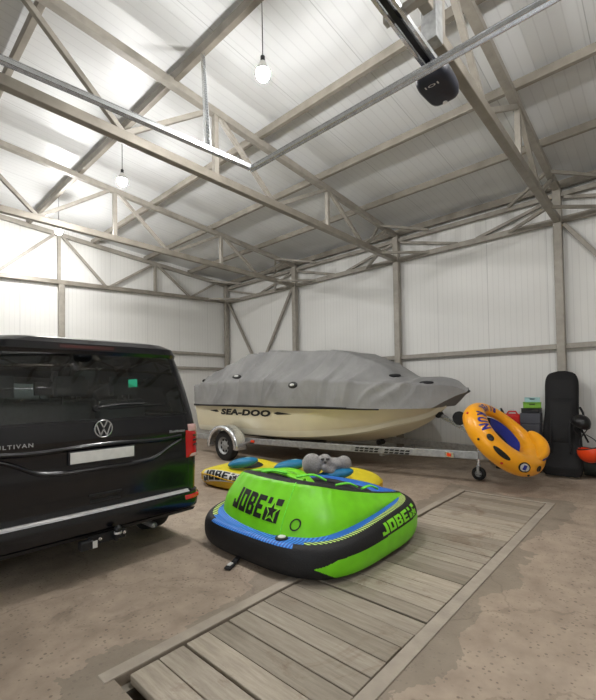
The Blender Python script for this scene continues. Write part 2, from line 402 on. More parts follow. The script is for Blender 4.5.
# ------------------------------------------------------------------ the building
XW, YB = 8.46, 10.76           # inner faces of the right and back walls
XD, YN = -2.6, -4.9            # door side and near side, behind the camera
ZB, ZT, SL = 4.373, 4.926, .0695
TZ = 3.2
XC = 8.33                      # column line
BAY = [-1.80, 1.326, 4.448, 7.590, 10.66]
ztop = lambda x: ZT+SL*(8.403-x)
ROOF_UP = .20
def wall(name, mat, pts, t):
    mb = MB(); n = (Vector(pts[1])-Vector(pts[0])).cross(Vector(pts[2])-Vector(pts[0])).normalized()*-t
    k = len(pts); vs = [Vector(p) for p in pts]+[Vector(p)+n for p in pts]
    mb.add(vs, [tuple(range(k)), tuple(range(2*k-1, k-1, -1))]+[(i, (i+1) % k, k+(i+1) % k, k+i) for i in range(k)])
    return tag(mb.build(name, mat), kind='structure')
zr = lambda x: ztop(x)+ROOF_UP
wall('wall_right', 'wallx', [(XW, YN, 0), (XW, YN, zr(XW)), (XW, YB, zr(XW)), (XW, YB, 0)], .12)
wall('wall_back', 'wally', [(XD, YB, 0), (XW, YB, 0), (XW, YB, zr(XW)), (XD, YB, zr(XD))], .12)
wall('wall_near', 'wally', [(XD, YN, 0), (XD, YN, zr(XD)), (XW, YN, zr(XW)), (XW, YN, 0)], .12)
wd_ = MB()
wd_.box((XD-.06, (YN-.45)/2, 2.9), (.12, -.45-YN, 5.8)); wd_.box((XD-.06, (YB+2.35)/2, 2.9), (.12, YB-2.35, 5.8)); wd_.box((XD-.06, .95, 4.15), (.12, 2.8, 3.3))
tag(wd_.build('wall_door_side', 'wallx'), kind='structure')
cl = MB(); a, b = XD-.3, XW+.3
vs = [(a, YN-.3, zr(a)), (b, YN-.3, zr(b)), (b, YB+.3, zr(b)), (a, YB+.3, zr(a))]
cl.add(vs+[(x, y, z+.12) for x, y, z in vs], [(0, 3, 2, 1), (4, 5, 6, 7), (0, 1, 5, 4), (1, 2, 6, 5), (2, 3, 7, 6), (3, 0, 4, 7)])
tag(cl.build('ceiling', 'roof'), kind='structure')
# floor with the pit cut out of it
fl = MB()
def slab(x0, x1, y0, y1): fl.box(((x0+x1)/2, (y0+y1)/2, -.1), (x1-x0, y1-y0, .2))
slab(XD, PX0, YN, YB); slab(PX1, XW, YN, YB); slab(PX0, PX1, YN, PY0); slab(PX0, PX1, PY1, YB)
tag(fl.build('floor', 'floor'), kind='structure')
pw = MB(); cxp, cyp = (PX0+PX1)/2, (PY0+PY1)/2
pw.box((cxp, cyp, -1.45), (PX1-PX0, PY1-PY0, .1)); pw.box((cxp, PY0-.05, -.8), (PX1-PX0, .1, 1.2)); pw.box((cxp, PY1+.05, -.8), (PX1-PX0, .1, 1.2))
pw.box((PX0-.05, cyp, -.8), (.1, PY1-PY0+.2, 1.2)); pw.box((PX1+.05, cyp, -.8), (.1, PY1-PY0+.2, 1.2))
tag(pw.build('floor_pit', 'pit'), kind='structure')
# cement kerb flush round the pit
kb = MB(); K = .085
kb.box((cxp, PY0-K/2, .003), (PX1-PX0+.1, K, .012)); kb.box((cxp, PY1+K/2, .003), (PX1-PX0+.1, K, .012))
kb.box((PX1+.02, cyp, .003), (.04, PY1-PY0, .012))
tag(kb.build('trim_1', 'conc2', bevel=.003), kind='structure')
# steel ledge the planks lie on
lg = MB(); lg.box((cxp, PY0+.03, -.065), (PX1-PX0, .06, .02)); lg.box((cxp, PY1-.03, -.065), (PX1-PX0, .06, .02))
tag(lg.build('trim_2', 'steel2'), kind='structure')
bb = MB(); bb.box((XW-.035, (YN+YB)/2, .06), (.07, YB-YN, .12)); tag(bb.build('baseboard_right', 'conc2', bevel=.01), kind='structure')
bb = MB(); bb.box(((XD+XW)/2-.04, YB-.035, .06), (XW-XD-.08, .07, .12)); tag(bb.build('baseboard_back', 'conc2', bevel=.01), kind='structure')
# sectional door behind the camera
dm = MB()
for k in range(4): dm.box((XD+.45+k*.52, .95, TZ-.06), (.51, 2.7, .045))
tag(dm.build('door_1', 'wallx', bevel=.008), kind='structure')

ORD = ['first', 'second', 'third', 'fourth', 'fifth', 'sixth', 'seventh', 'eighth', 'ninth', 'tenth', 'eleventh', 'twelfth', 'thirteenth', 'fourteenth',
       'fifteenth', 'sixteenth', 'seventeenth', 'eighteenth', 'nineteenth', 'twentieth', 'twenty-first', 'twenty-second', 'twenty-third', 'twenty-fourth',
       'twenty-fifth', 'twenty-sixth', 'twenty-seventh', 'twenty-eighth', 'twenty-ninth', 'thirtieth', 'thirty-first']
# trusses
def truss(y, label, wide=.1, back=False):
    r = empty('roof_truss', (XC, y, ZB)); tag(r, label, 'roof truss', 'steel roof trusses')
    zb = (lambda x: 4.06+.054*(x-2) if x > 2 else 4.06) if back else (lambda x: ZB)
    m = MB(); m.beam((XD+.02, y, ztop(XD+.02)), (8.40, y, ztop(8.40)), wide, .1, (0, 0, 1)); m.build('top_chord', 'steel', r, bevel=.008)
    m = MB()
    if back: m.beam((XD+.02, y, 4.06), (2.0, y, 4.06), wide, .1); m.beam((1.95, y, 4.06), (8.40, y, zb(8.40)), wide, .1)
    elif y < 2:
        m.beam((3.12, y, ZB), (8.40, y, ZB), wide, .11); m.beam((XD+.02, y, ZB+.17), (3.2, y, ZB+.17), wide*.9, .1)
    else: m.beam((XD+.02, y, ZB), (8.40, y, ZB), wide, .11)
    m.build('bottom_chord', 'steel2', r, bevel=.008)
    if y < 2 and not back:
        m = MB(); m.box((3.16, y, ZB+.08), (.13, .13, .36)); m.build('splice_plate', 'galvdull', r, bevel=.006)
    for x in (-1.6, .85, 3.32, 5.80):
        m = MB(); m.beam((x, y, zb(x)), (x, y, ztop(x)), .07, .07); m.build('vertical_strut', 'steel', r, bevel=.005)
    for xt, xb in ((-1.6, -.45), (.85, -.35), (.95, 2.05), (3.22, 2.05), (3.4, 4.42), (5.75, 4.52), (5.9, 6.92), (7.9, 7.0)):
        m = MB(); m.beam((xt, y, ztop(xt)-.03), (xb, y, zb(xb)+.03), .06, .06); m.build('diagonal_strut', 'steel', r, bevel=.005)
    return r
truss(BAY[1], 'nearest roof truss in view, passing beside the garage door motor')
truss(BAY[2], 'roof truss above the boat bow, second from the camera')
truss(BAY[3], 'roof truss over the boat middle, between the two farther bulbs', .09)
truss(BAY[4], 'farthest roof truss, flat against the back wall', .08, True)
truss(BAY[0], 'roof truss behind the camera, fifth from the back wall')
# purlins
PUR = [1.417*k-.118-.02 for k in range(-1, 7)]
for i, x0 in enumerate(reversed(PUR)):
    x = x0*1.0+.0; zz = ztop(x)+.085
    m = MB(); m.beam((x, YN+.02, zz), (x, YB-.02, zz), .07, .11)
    tag(m.build('roof_purlin', 'steel2', bevel=.006), 'long steel roof purlin, %s from the right wall' % ORD[i], 'purlin', 'steel purlins under the roof sheets')
m = MB(); m.beam((8.36, YN+.02, ztop(8.36)+.06), (8.36, YB-.02, ztop(8.36)+.06), .1, .12); tag(m.build('eave_purlin', 'steel2', bevel=.006), 'steel eave beam along the top of the right wall', 'beam')
m = MB(); m.beam((8.36, YN+.02, ztop(8.36)-.11), (8.36, YB-.1, ztop(8.36)-.11), .08, .08); tag(m.build('eave_rail', 'steel', bevel=.006), 'thinner steel rail directly under the eave beam of right wall', 'rail')
m = MB(); m.beam((8.36, YN+.02, ZB), (8.36, YB-.1, ZB), .09, .1); tag(m.build('wall_girt', 'steel', bevel=.006), 'upper horizontal steel girt along the right wall at truss level', 'wall girt', 'horizontal girts on the right wall')
ZR = 2.16
m = MB(); m.beam((8.37, YN+.02, ZR), (8.37, YB-.1, ZR), .08, .09); tag(m.build('wall_girt', 'steel', bevel=.006), 'lower horizontal steel girt along the right wall above the boat', 'wall girt', 'horizontal girts on the right wall')
for z, lb in ((2.62, 'higher short steel girt on the back wall beside the van'), (2.17, 'lower short steel girt on the back wall beside the van')):
    m = MB(); m.beam((3.36, YB-.06, z), (XC, YB-.06, z), .07, .08); tag(m.build('back_girt', 'steel', bevel=.006), lb, 'wall girt', 'girts on the back wall')
# columns
cn = ['steel column behind the black board bag', 'steel column rising behind the boat bow', 'steel column rising behind the boat middle', 'steel corner column between right and back walls']
for k, y in enumerate(BAY[1:]):
    r = empty('steel_column', (XC, y, 0)); tag(r, cn[k], 'column', 'steel columns of the right wall')
    m = MB(); m.beam((XC, y, .01), (XC, y, ztop(XC)), .13, .13, (0, 1, 0)); m.build('shaft', 'steel', r, bevel=.01)
    m = MB(); m.box((XC, y, .006), (.22, .24, .012)); m.build('base_plate', 'steel2', r, bevel=.002)
r = empty('steel_column', (3.38, YB-.07, 0)); tag(r, 'steel post in the middle of the back wall above the van', 'column')
m = MB(); m.beam((3.38, YB-.07, .01), (3.38, YB-.07, 4.12), .13, .12, (0, 1, 0)); m.build('shaft', 'steel', r, bevel=.01)
m = MB(); m.box((3.38, YB-.1, .006), (.2, .18, .012)); m.build('base_plate', 'steel2', r, bevel=.002)
# braces
def brace(a, b, s, label, g, mat='steel', name='diagonal_brace'):
    m = MB(); m.beam(a, b, s, s, (1, 0, 0)); return tag(m.build(name, mat, bevel=.005), label, 'brace', g)
g = 'sloping braces on the right wall'
brace((8.37, YB-.2, ZB-.07), (8.37, 9.22, ZR+.05), .07, 'wall brace sloping down from the corner column', g)
brace((8.37, BAY[3]+.14, ZB-.07), (8.37, 9.02, ZR+.05), .07, 'wall brace sloping down from the column behind the boat middle', g)
brace((8.37, BAY[1]-.08, ZB-.07), (8.37, -.22, ZR+.05), .07, 'wall brace at the picture edge sloping down from the nearest column', g)
nm = ['nearest column', 'column behind the boat bow', 'column behind the boat middle', 'corner column']
for k in (1, 2, 3, 4):
    y = BAY[k]
    for s in (-1, 1):
        if (k == 4 and s == 1): continue
        sd = 'far' if s > 0 else 'near'
        brace((8.35, y+s*.1, ztop(8.36)-.17), (8.35, y+s*1.38, ZB+.04), .055, 'eave strut on the %s side of the %s' % (sd, nm[k-1]), 'struts between girt and eave beam')
        for z, lv in ((ZB, 'lower'), (ztop(7.7)-.02, 'upper')):
            brace((7.62, y+s*.03, z), (8.33, y+s*.78, z if lv == 'lower' else z-.10), .05, '%s flat corner brace on the %s side of the %s' % (lv, sd, nm[k-1]), 'flat braces from trusses to right wall', name='corner_brace')
# ------------------------------------------------------------------ garage door gear
TZ = 3.2
def channel(name, a, b, s, mat, label, cat, group=None):
    a, b = Vector(a), Vector(b); d = (b-a).normalized(); up = Vector((0, 0, 1)); x = d.cross(up).normalized()
    m = MB(); m.beam(a, b, s, .004); m.beam(a+x*s/2, b+x*s/2, .004, s*.8); m.beam(a-x*s/2, b-x*s/2, .004, s*.8)
    m.beam(a+up*s*.35, b+up*s*.35, s*1.25, .004)
    return tag(m.build(name, mat), label, cat, group)
channel('door_track', (XD+.1, 2.74, TZ), (2.05, 2.31, TZ), .036, 'galv', 'galvanised door track crossing the upper left of the roof space', 'door track', 'horizontal garage door tracks')
channel('door_track', (XD+.1, -.45, TZ), (2.05, -.42, TZ), .036, 'galv', 'galvanised door track on the right, beyond the picture', 'door track', 'horizontal garage door tracks')
channel('track_crossbar', (2.07, 2.34, TZ), (2.07, -.45, TZ), .036, 'galv', 'shiny crossbar joining the ends of the door tracks', 'rail')
hg = MB(); HA, HB_ = Vector((1.70, 2.345, TZ+.02)), Vector((2.69, 3.80, 5.34)); hg.beam(HA, HB_, .036, .004, (1, 0, 0)); hg.beam(HA+Vector((-.016, .012, 0)), HB_+Vector((-.016, .012, 0)), .004, .036, (1, 0, 0))
rt = tag(hg.build('track_hanger', 'galv'), 'perforated steel strap hanging down to the left door track', 'hanger')
hn = (HB_-HA).normalized().cross(Vector((1, 0, 0)).cross(HB_-HA).normalized()).normalized()
for k in range(36):
    hh = MB(); p = HA+(HB_-HA)*(k+.6)/37; fn_ = Vector((0, -1, 0))-(HB_-HA).normalized()*Vector((0, -1, 0)).dot((HB_-HA).normalized()); fn_.normalize()
    hh.cyl(p+fn_*.001, p+fn_*.0035, .008, 8); hh.build('strap_hole', 'blackmetal', rt)
# opener
op = empty('door_opener', (2.33, .95, 3.22)); tag(op, 'dark garage door motor at the end of its black rail', 'door opener')
m = MB(); m.beam((XD+.3, .93, 3.36), (2.25, .95, 3.36), .03, .035); m.build('rail', 'blackmetal', op, bevel=.003)
m = MB()
for s in (-.034, .034): m.beam((XD+.3, .93+s, 3.36), (2.25, .95+s, 3.36), .018, .03)
m.build('rail_flange', 'galv', op, bevel=.002)
def motor(u, v):
    a = 2*PI*u; x = math.cos(a); y = math.sin(a); e = 5 if x > 0 else 3.2
    rr = (abs(x)**e+abs(y)**e)**(-1/e); px, py = x*rr*.15, y*rr*.095*(1-.1*x)
    t = v*PI; rad = math.sin(t)**.22 if 0 < v < 1 else 0
    return Vector((2.34+px*rad, .955+py*rad, 3.30-math.cos(t)*.055))
m = MB(); m.grid(motor, 40, 14, cu=True); m.build('motor_case', 'motor', op, smooth=True)
m = MB(); m.box((2.3, .955, 3.34), (.12, .1, .05)); m.build('mounting_plate', 'galvdull', op, bevel=.004)
lm = MB(); 
map2d(lm, text2d('IOI', .02, 0, 1.2), lambda x, y: Vector((2.245+y*.022, .995-x*.08, 3.2425))); lm.build('maker_mark', 'white', op)
m = MB(); m.cyl((2.45, .955, 3.25), (2.45, .955, 3.2415), .014, 20); m.build('lens', 'white', op)
m = MB(); m.beam((1.86, 1.03, 3.395), (1.86, .60, 3.395), .045, .035)
ob = tag(m.build('opener_bracket', 'steel', bevel=.003), 'short steel crosspiece holding the door motor rail', 'bracket')
m = MB(); m.beam((1.86, .615, 3.33), (1.86, 1.30, ZB+.12), .03, .005, (1, 0, 0)); m.build('strap', 'galv', ob)

# ------------------------------------------------------------------ bulbs
for i, (x, y, z, lb) in enumerate(((2.74, 2.88, 4.64, 'lit bulb on a cord nearest the camera, above the green tube'),
                                   (2.74, 6.0, 4.68, 'lit bulb on a cord above the van, middle of the three'),
                                   (2.80, 9.0, 4.76, 'lit bulb farthest from the camera, near the back wall post'),
                                   (2.74, -.24, 4.64, 'added lit bulb on a cord beside the garage door motor, out of view'))):  # last one is an unseen extra bulb, added to brighten the right wall
    r = empty('pendant_bulb', (x, y, z)); tag(r, lb, 'light bulb', 'bare bulbs hanging from the roof')
    m = MB(); m.grid(lambda u, v: Vector((x+.066*math.sin(PI*(.38+.62*v))*math.cos(2*PI*u), y+.066*math.sin(PI*(.38+.62*v))*math.sin(2*PI*u), z+.074*math.cos(PI*(.38+.62*v)))), 16, 8, cu=True); m.build('glass_globe', 'bulb', r, smooth=True)
    m = MB(); m.tube([(x, y, z+.022), (x, y, z+.05), (x, y, z+.10), (x, y, z+.12)], [.066, .062, .034, .028], 24); m.build('collar', 'white', r, smooth=False)
    m = MB(); m.cyl((x, y, z+.12), (x, y, z+.175), .022, 16); m.build('socket', 'dark', r)
    m = MB(); m.cyl((x, y, z+.175), (x, y, zr(x)), .005, 6); m.build('cord', 'cord', r)

# ------------------------------------------------------------------ pit planks
xs = PX0+.07; k = 0; edges = [xs]
while edges[-1] < PX1-.02:
    wdt = random.choice((.158, .163, .168, .172)); edges.append(min(edges[-1]+wdt, PX1-.004))
if edges[-1]-edges[-2] < .1: edges.pop(-2)
NP_ = len(edges)-1
for k in range(NP_):
    x0, x1 = edges[k]+.004, edges[k+1]-.004
    if k in (2, 9): x0 += .012
    yo = random.uniform(-.006, .006); L0, L1 = PY0+.012+random.random()*.008, PY1-.012-random.random()*.012
    m = MB(); cx_, cy_ = (x0+x1)/2, (L0+L1)/2; rot = Matrix.Rotation(random.uniform(-.004, .004), 3, 'Z')
    m.box((0, 0, 0), (x1-x0, L1-L0, .05), rot)
    o = m.build('pit_plank', 'plank', bevel=.004); o.location = (cx_, cy_, -.028+random.uniform(-.003, .003))
    far = NP_-1-k
    if k == 0: lb = 'worn pit plank at the near end, beside the open gap'
    elif far == 0: lb = 'weathered pit plank at the far end of the pit'
    elif k < 12: lb = 'weathered wooden pit plank, %s from the near open end' % ORD[k]
    else: lb = 'weathered wooden pit plank, %s from the far end of the pit' % ORD[far]
    tag(o, lb, 'plank', 'wooden planks covering the floor pit')
from mathutils.bvhtree import BVHTree
def bvh_of(o):
    dg = bpy.context.evaluated_depsgraph_get(); bpy.context.view_layer.update()
    ob = o.evaluated_get(dg); me = ob.to_mesh(); M = o.matrix_world
    t = BVHTree.FromPolygons([M @ v.co for v in me.vertices], [tuple(p.vertices) for p in me.polygons]); ob.to_mesh_clear(); return t
def decal(target, vf, origin, ax, ay, d, name, mat, off=.004, cuts=10, parent=None, mb=None):
    t = bvh_of(target) if not isinstance(target, BVHTree) else target
    O, ax, ay, d = Vector(origin), Vector(ax), Vector(ay), Vector(d).normalized()
    def fn(x, y):
        p = O+ax*x+ay*y; h, n, i, dist = t.ray_cast(p, d)
        return (h-d*off) if h is not None else p+d*.3
    m = mb or MB(); map2d(m, vf, fn, cuts)
    if mb: return m
    return m.build(name, mat, parent or target, smooth=False, fix=False)
def hit(t, o, d):
    h, n, i, dist = t.ray_cast(Vector(o), Vector(d).normalized()); return h, n
def interp(tab, x):
    if x <= tab[0][0]: return tab[0][1]
    for (a, p), (b, q) in zip(tab, tab[1:]):
        if x <= b: return p+(q-p)*(x-a)/(b-a)
    return tab[-1][1]
def sm(tab, x):
    """smooth interpolation through a table"""
    n = len(tab)
    if x <= tab[0][0]: return tab[0][1]
    if x >= tab[-1][0]: return tab[-1][1]
    for i in range(n-1):
        if x <= tab[i+1][0]:
            x0, y0 = tab[i]; x1, y1 = tab[i+1]; h = x1-x0; t = (x-x0)/h
            m0 = (y1-tab[i-1][1])/(x1-tab[i-1][0]) if i > 0 else (y1-y0)/h
            m1 = (tab[i+2][1]-y0)/(tab[i+2][0]-x0) if i < n-2 else (y1-y0)/h
            return (2*t**3-3*t*t+1)*y0+(t**3-2*t*t+t)*h*m0+(-2*t**3+3*t*t)*y1+(t**3-t*t)*h*m1
DISC = ([(.5, .5)]+[(.5+.5*math.cos(2*PI*k/24), .5+.5*math.sin(2*PI*k/24)) for k in range(24)], [(0, 1+k, 1+(k+1) % 24) for k in range(24)])
RING = ([(.5+.5*math.cos(2*PI*k/32), .5+.5*math.sin(2*PI*k/32)) for k in range(32)]+[(.5+.38*math.cos(2*PI*k/32), .5+.38*math.sin(2*PI*k/32)) for k in range(32)],
        [(k, (k+1) % 32, 32+(k+1) % 32, 32+k) for k in range(32)])

# ================================================================== van
VX, VH = 1.41, .952
van = empty('van', (VX, 5.9, 0)); tag(van, 'dark blue passenger van seen from behind, standing left of the boat', 'van')
LV = [  # z, half width, rear y, front y, corner radius
 (.30, .88, 3.60, 8.20, .10), (.325, .94, 3.48, 8.28, .16), (.38, .965, 3.43, 8.33, .18), (.46, .97, 3.42, 8.35, .18), (.515, .965, 3.435, 8.35, .18), (.53, .948, 3.475, 8.35, .14),
 (.56, .950, 3.49, 8.35, .12), (.80, .952, 3.485, 8.32, .11), (.88, .952, 3.49, 8.30, .11), (.92, .952, 3.492, 8.28, .11), (1.05, .950, 3.492, 8.22, .11), (1.075, .948, 3.482, 8.18, .11), (1.17, .940, 3.485, 8.02, .11),
 (1.27, .926, 3.50, 7.70, .11), (1.50, .882, 3.54, 7.25, .12), (1.70, .838, 3.58, 6.88, .13), (1.81, .808, 3.605, 6.70, .14), (1.84, .798, 3.575, 6.64, .14), (1.895, .768, 3.575, 6.52, .15),
 (1.935, .70, 3.62, 6.40, .18), (1.958, .60, 3.74, 6.25, .18), (1.968, .45, 3.95, 6.0, .15), (1.972, .02, 4.6, 5.4, .01)]
ZW0, ZW1 = 1.27, 1.81
def lev(z):
    return [interp([(l[0], l[i]) for l in LV], z) for i in range(1, 5)]
NR, NC, NS, NF = 24, 8, 64, 16
def ring_pts(z):
    hw, yr, yf, rc = lev(z); p = []
    for i in range(NR): p.append((-(hw-rc)+2*(hw-rc)*i/NR, yr))                     # rear, left to right
    for i in range(NC): a = -PI/2+PI/2*i/NC; p.append((hw-rc+rc*math.cos(a), yr+rc+rc*math.sin(a)))
    for i in range(NS): p.append((hw, yr+rc+(yf-yr-2*rc)*i/NS))
    for i in range(NC): a = PI/2*i/NC; p.append((hw-rc+rc*math.cos(a), yf-rc+rc*math.sin(a)))
    for i in range(NF): p.append(((hw-rc)-2*(hw-rc)*i/NF, yf+.06*math.sin(PI*i/NF)))
    for i in range(NC): a = PI/2+PI/2*i/NC; p.append((-hw+rc+rc*math.cos(a), yf-rc+rc*math.sin(a)))
    for i in range(NS): p.append((-hw, yf-rc-(yf-yr-2*rc)*i/NS))
    for i in range(NC): a = PI+PI/2*i/NC; p.append((-hw+rc+rc*math.cos(a), yr+rc+rc*math.sin(a)))
    return [Vector((VX+x, y-(.02*(1-(x/hw)**2)), z)) for x, y in p]
zl = [l[0] for l in LV]; zz = []
for a, b in zip(zl, zl[1:]):
    k = max(1, int((b-a)/.045)); zz += [a+(b-a)*i/k for i in range(k)]
zz.append(zl[-1]); rings = [ring_pts(z) for z in zz]; NT_ = len(rings[0])
body, rear_g, side_l, side_r, wind = MB(), MB(), [MB() for _ in range(3)], [MB() for _ in range(3)], MB()
r1 = NR; r2 = r1+NC; r3 = r2+NS; r4 = r3+NC; r5 = r4+NF; r6 = r5+NC; r7 = r6+NS
WHY = (4.25, 7.35); WHR = .355
def win_i(f): return 0 if .03 < f < .33 else 1 if .36 < f < .66 else 2 if .69 < f < .93 else -1
for j in range(len(zz)-1):
    zm = (zz[j]+zz[j+1])/2
    for i in range(NT_):
        q = [rings[j][i], rings[j][(i+1) % NT_], rings[j+1][(i+1) % NT_], rings[j+1][i]]
        c = sum(q, Vector())/4; tgt = body
        inw = ZW0 < zm < ZW1
        if inw and i < r1: tgt = rear_g
        elif inw and r2 <= i < r3 and win_i((i-r2+.5)/NS) >= 0 and zm > 1.27: tgt = side_r[win_i((i-r2+.5)/NS)]
        elif inw and r6 <= i < r7 and win_i(1-(i-r6+.5)/NS) >= 0 and zm > 1.27: tgt = side_l[win_i(1-(i-r6+.5)/NS)]
        elif ZW0 < zm < 1.80 and r4 <= i < r5: tgt = wind
        elif (r2 <= i < r3 or r6 <= i < r7) and any((c.y-wy)**2+(c.z-.335)**2 < WHR**2 for wy in WHY): continue
        tgt.add(q, [(0, 1, 2, 3)])
body.add(rings[-1], [tuple(range(NT_))])
def weld(o, d=.0004):
    bm = bmesh.new(); bm.from_mesh(o.data); bmesh.ops.remove_doubles(bm, verts=bm.verts, dist=d); bmesh.ops.recalc_face_normals(bm, faces=bm.faces[:]); bm.to_mesh(o.data); bm.free()
def sharp(o, ang=.7):
    o.data.polygons.foreach_set('use_smooth', [True]*len(o.data.polygons))
    bm = bmesh.new(); bm.from_mesh(o.data)
    for e in bm.edges:
        if len(e.link_faces) == 2 and e.calc_face_angle(0) > ang: e.smooth = False
    bm.to_mesh(o.data); bm.free()
vb = body.build('body', 'paint', van, fix=False); weld(vb); sharp(vb, .5)
for g_, nm_ in [(rear_g, 'rear_window'), (wind, 'windshield')]+[(g, 'side_window') for g in side_l+side_r]:
    o = g_.build(nm_, 'glass', van, fix=False); weld(o); sharp(o, 1.5)
    if nm_ == 'rear_window': rw = o
# inner lining and floor so that the cabin reads
m = MB(); m.box((VX, 5.7, .46), (1.78, 4.0, .04)); m.box((VX, 3.66, .85), (1.70, .03, .78)); m.box((VX, 7.6, .95), (1.7, .5, .35))
for s in (-1, 1): m.box((VX+s*.89, 5.6, .86), (.03, 3.9, .76))
m.build('cabin_lining', 'dark', van)
m = MB(); m.box((VX, 5.9, .33), (1.5, 4.3, .12)); m.build('underbody', 'dark', van)
def seat(x, y, w_):
    o = MB(); o.box((x, y+.05, .82), (w_, .5, .14)); o.box((x, y-.22, 1.10), (w_, .13, .62), Matrix.Rotation(-.12, 3, 'X'))
    s = o.build('seat', 'seatf', van, bevel=.04, seg=3)
    return s
for (x, y, w_, hs) in ((VX-.30, 4.45, .98, (-.3, .28)), (VX+.5, 4.45, .5, (0,)), (VX-.45, 5.65, .55, (0,)), (VX+.45, 5.65, .55, (0,)), (VX-.42, 6.75, .54, (0,)), (VX+.42, 6.75, .54, (0,))):
    s = seat(x, y, w_)
    for h in hs:
        o = MB(); o.box((x+h, y-.27, 1.55), (.25, .1, .19)); o.cyl((x+h-.06, y-.26, 1.38), (x+h-.06, y-.27, 1.5), .008, 8); o.cyl((x+h+.06, y-.26, 1.38), (x+h+.06, y-.27, 1.5), .008, 8)
        o.build('headrest', 'seatf', s, bevel=.03, seg=3)
m = MB(); m.box((VX, 6.75, 1.66), (.24, .03, .07)); m.build('rear_view_mirror', 'dark', van, bevel=.01)
# seams, spoiler, brake light
def rear_y(z, x=VX):
    hw, yr, yf, rc = lev(z); return yr-.02*(1-((x-VX)/hw)**2)
def strip_rear(x0, x1, zf, hgt, off, name, mat, n=24, parent=van, thick=.01):
    mb = MB()
    def S(u, v):
        x = x0+(x1-x0)*u; z = zf(u)+hgt*(v-.5); return Vector((x, rear_y(z, x)-off, z))
    mb.grid(S, n, 2)
    for v in (0, 1): mb.grid(lambda u, w_: S(u, v)+Vector((0, off*w_, 0)), n, 1)
    for u in (0, 1): mb.grid(lambda w_, v: S(u, v)+Vector((0, off*w_, 0)), 1, 2)
    return mb.build(name, mat, parent)
strip_rear(VX-.30, VX+.13+.0, lambda u: 1.868, .026, .004, 'brake_light', 'redtop')
strip_rear(VX-.78, VX+.80, lambda u: .532, .02, .022, 'chrome_strip', 'chrome', 40)
strip_rear(VX-.84, VX+.84, lambda u: 1.252, .004, .001, 'window_seal', 'dark')
tail_seam = MB()
for s in (-1, 1):
    tail_seam.grid(lambda u, v: Vector((VX+s*(lev(.56+1.25*u)[0]-.135+.004*v), rear_y(.56+1.25*u, VX+s*(lev(.56+1.25*u)[0]-.135))-.001, .56+1.25*u)), 30, 1)
tail_seam.build('tailgate_gap', 'ink', van)
# concave plate recess: crease lines formed by a raised ledge and a lower lip
def ledge(name, pts, hh, off, mat='paint'):
    mb = MB(); n = 40
    def Z(u): return sm(pts, u)
    prof = [(-.5, 0), (-.15, .85), (.2, 1), (.5, 0)]
    mb.grid(lambda u, v: Vector((VX-.74+1.48*u, rear_y(Z(u), VX-.74+1.48*u)-off*sm([(0, 0), (.35, 1), (.6, .9), (1, -.05)], v), Z(u)+hh*(v-.5))), n, 8)
    return mb.build(name, mat, van, smooth=True)
ledge('tailgate_ledge', [(0, 1.06), (.15, 1.045), (.5, 1.06), (.85, 1.045), (1, 1.06)], .05, .02)
ledge('tailgate_crease', [(0, 1.02), (.08, .97), (.2, .88), (.5, .865), (.8, .88), (.92, .97), (1, 1.02)], .04, .014)
# plate
m = MB(); m.box((VX, rear_y(.975)-.012, .975), (.54, .016, .108)); m.build('plate_frame', 'dark', van, bevel=.004)
m = MB(); m.box((VX, rear_y(.975)-.022, .975), (.515, .006, .09)); m.build('licence_plate', 'white', van, bevel=.003)
# emblem: ring with V over W
ey = rear_y(1.19)-.012; m = MB(); EM = Vector((VX, ey, 1.19)); ER = .070
m.tube([EM+Vector((ER*math.cos(a), 0, ER*math.sin(a))) for a in [2*PI*k/40 for k in range(40)]], .0062, 8, closed=True)
def stroke(pts):
    for a, b in zip(pts, pts[1:]):
        m.beam(EM+Vector((a[0]*ER, -.002, a[1]*ER)), EM+Vector((b[0]*ER, -.002, b[1]*ER)), .006, .0105, (0, 0, 1))
stroke([(-.40, .88), (0, .10), (.40, .88)]); stroke([(-.82, .52), (-.36, -.80), (0, -.02), (.36, -.80), (.82, .52)])
m.build('emblem', 'greypl', van, smooth=False)
m = MB(); m.cyl(EM+Vector((0, .008, 0)), EM+Vector((0, .0015, 0)), ER, 32); m.build('emblem_back', 'dark', van)
def rear_text(body_, x0, x1, z0, h, name, sp=1.0, bold=.02):
    mb = MB(); map2d(mb, text2d(body_, bold, 0, sp), lambda a, b: Vector((x0+(x1-x0)*a, rear_y(z0+h*b, x0+(x1-x0)*a)-.006, z0+h*b)))
    return mb.build(name, 'greypl', van, fix=False)
rear_text('MULTIVAN', .635, .905, 1.095, .030, 'lettering', 1.3)
rear_text('BlueMotion', 2.02, 2.19, 1.098, .024, 'lettering', 1.0, .03)
# tail lamps wrapping the corner
def corner(s, t, z, off):
    """t 0..1: from 0.16 m inboard on the rear face, round the corner, 0.12 m along the side"""
    hw, yr, yf, rc = lev(z); L1 = .045; L2 = rc*PI/2; L3 = .07; d = t*(L1+L2+L3)
    if d < L1: x, y, nx, ny = hw-rc-L1+d, yr, 0, -1
    elif d < L1+L2:
        a = -PI/2+(d-L1)/rc; nx, ny = math.cos(a), math.sin(a); x, y = hw-rc+rc*nx, yr+rc+rc*ny
    else: x, y, nx, ny = hw, yr+rc+(d-L1-L2), 1, 0
    y -= .02*(1-(x/hw)**2)
    return Vector((VX+s*(x+nx*off), y+ny*off, z))
def lamp_piece(s, z0, z1, t0, t1, off, name, mat, parent):
    mb = MB(); S = lambda u, v, o=None: corner(s, t0+(t1-t0)*u, z0+(z1-z0)*v, off*(min(1, 6*min(u, 1-u)))**.5*(min(1, 6*min(v, 1-v)))**.5+.001)
    mb.grid(S, 20, 16); return mb.build(name, mat, parent, smooth=True)
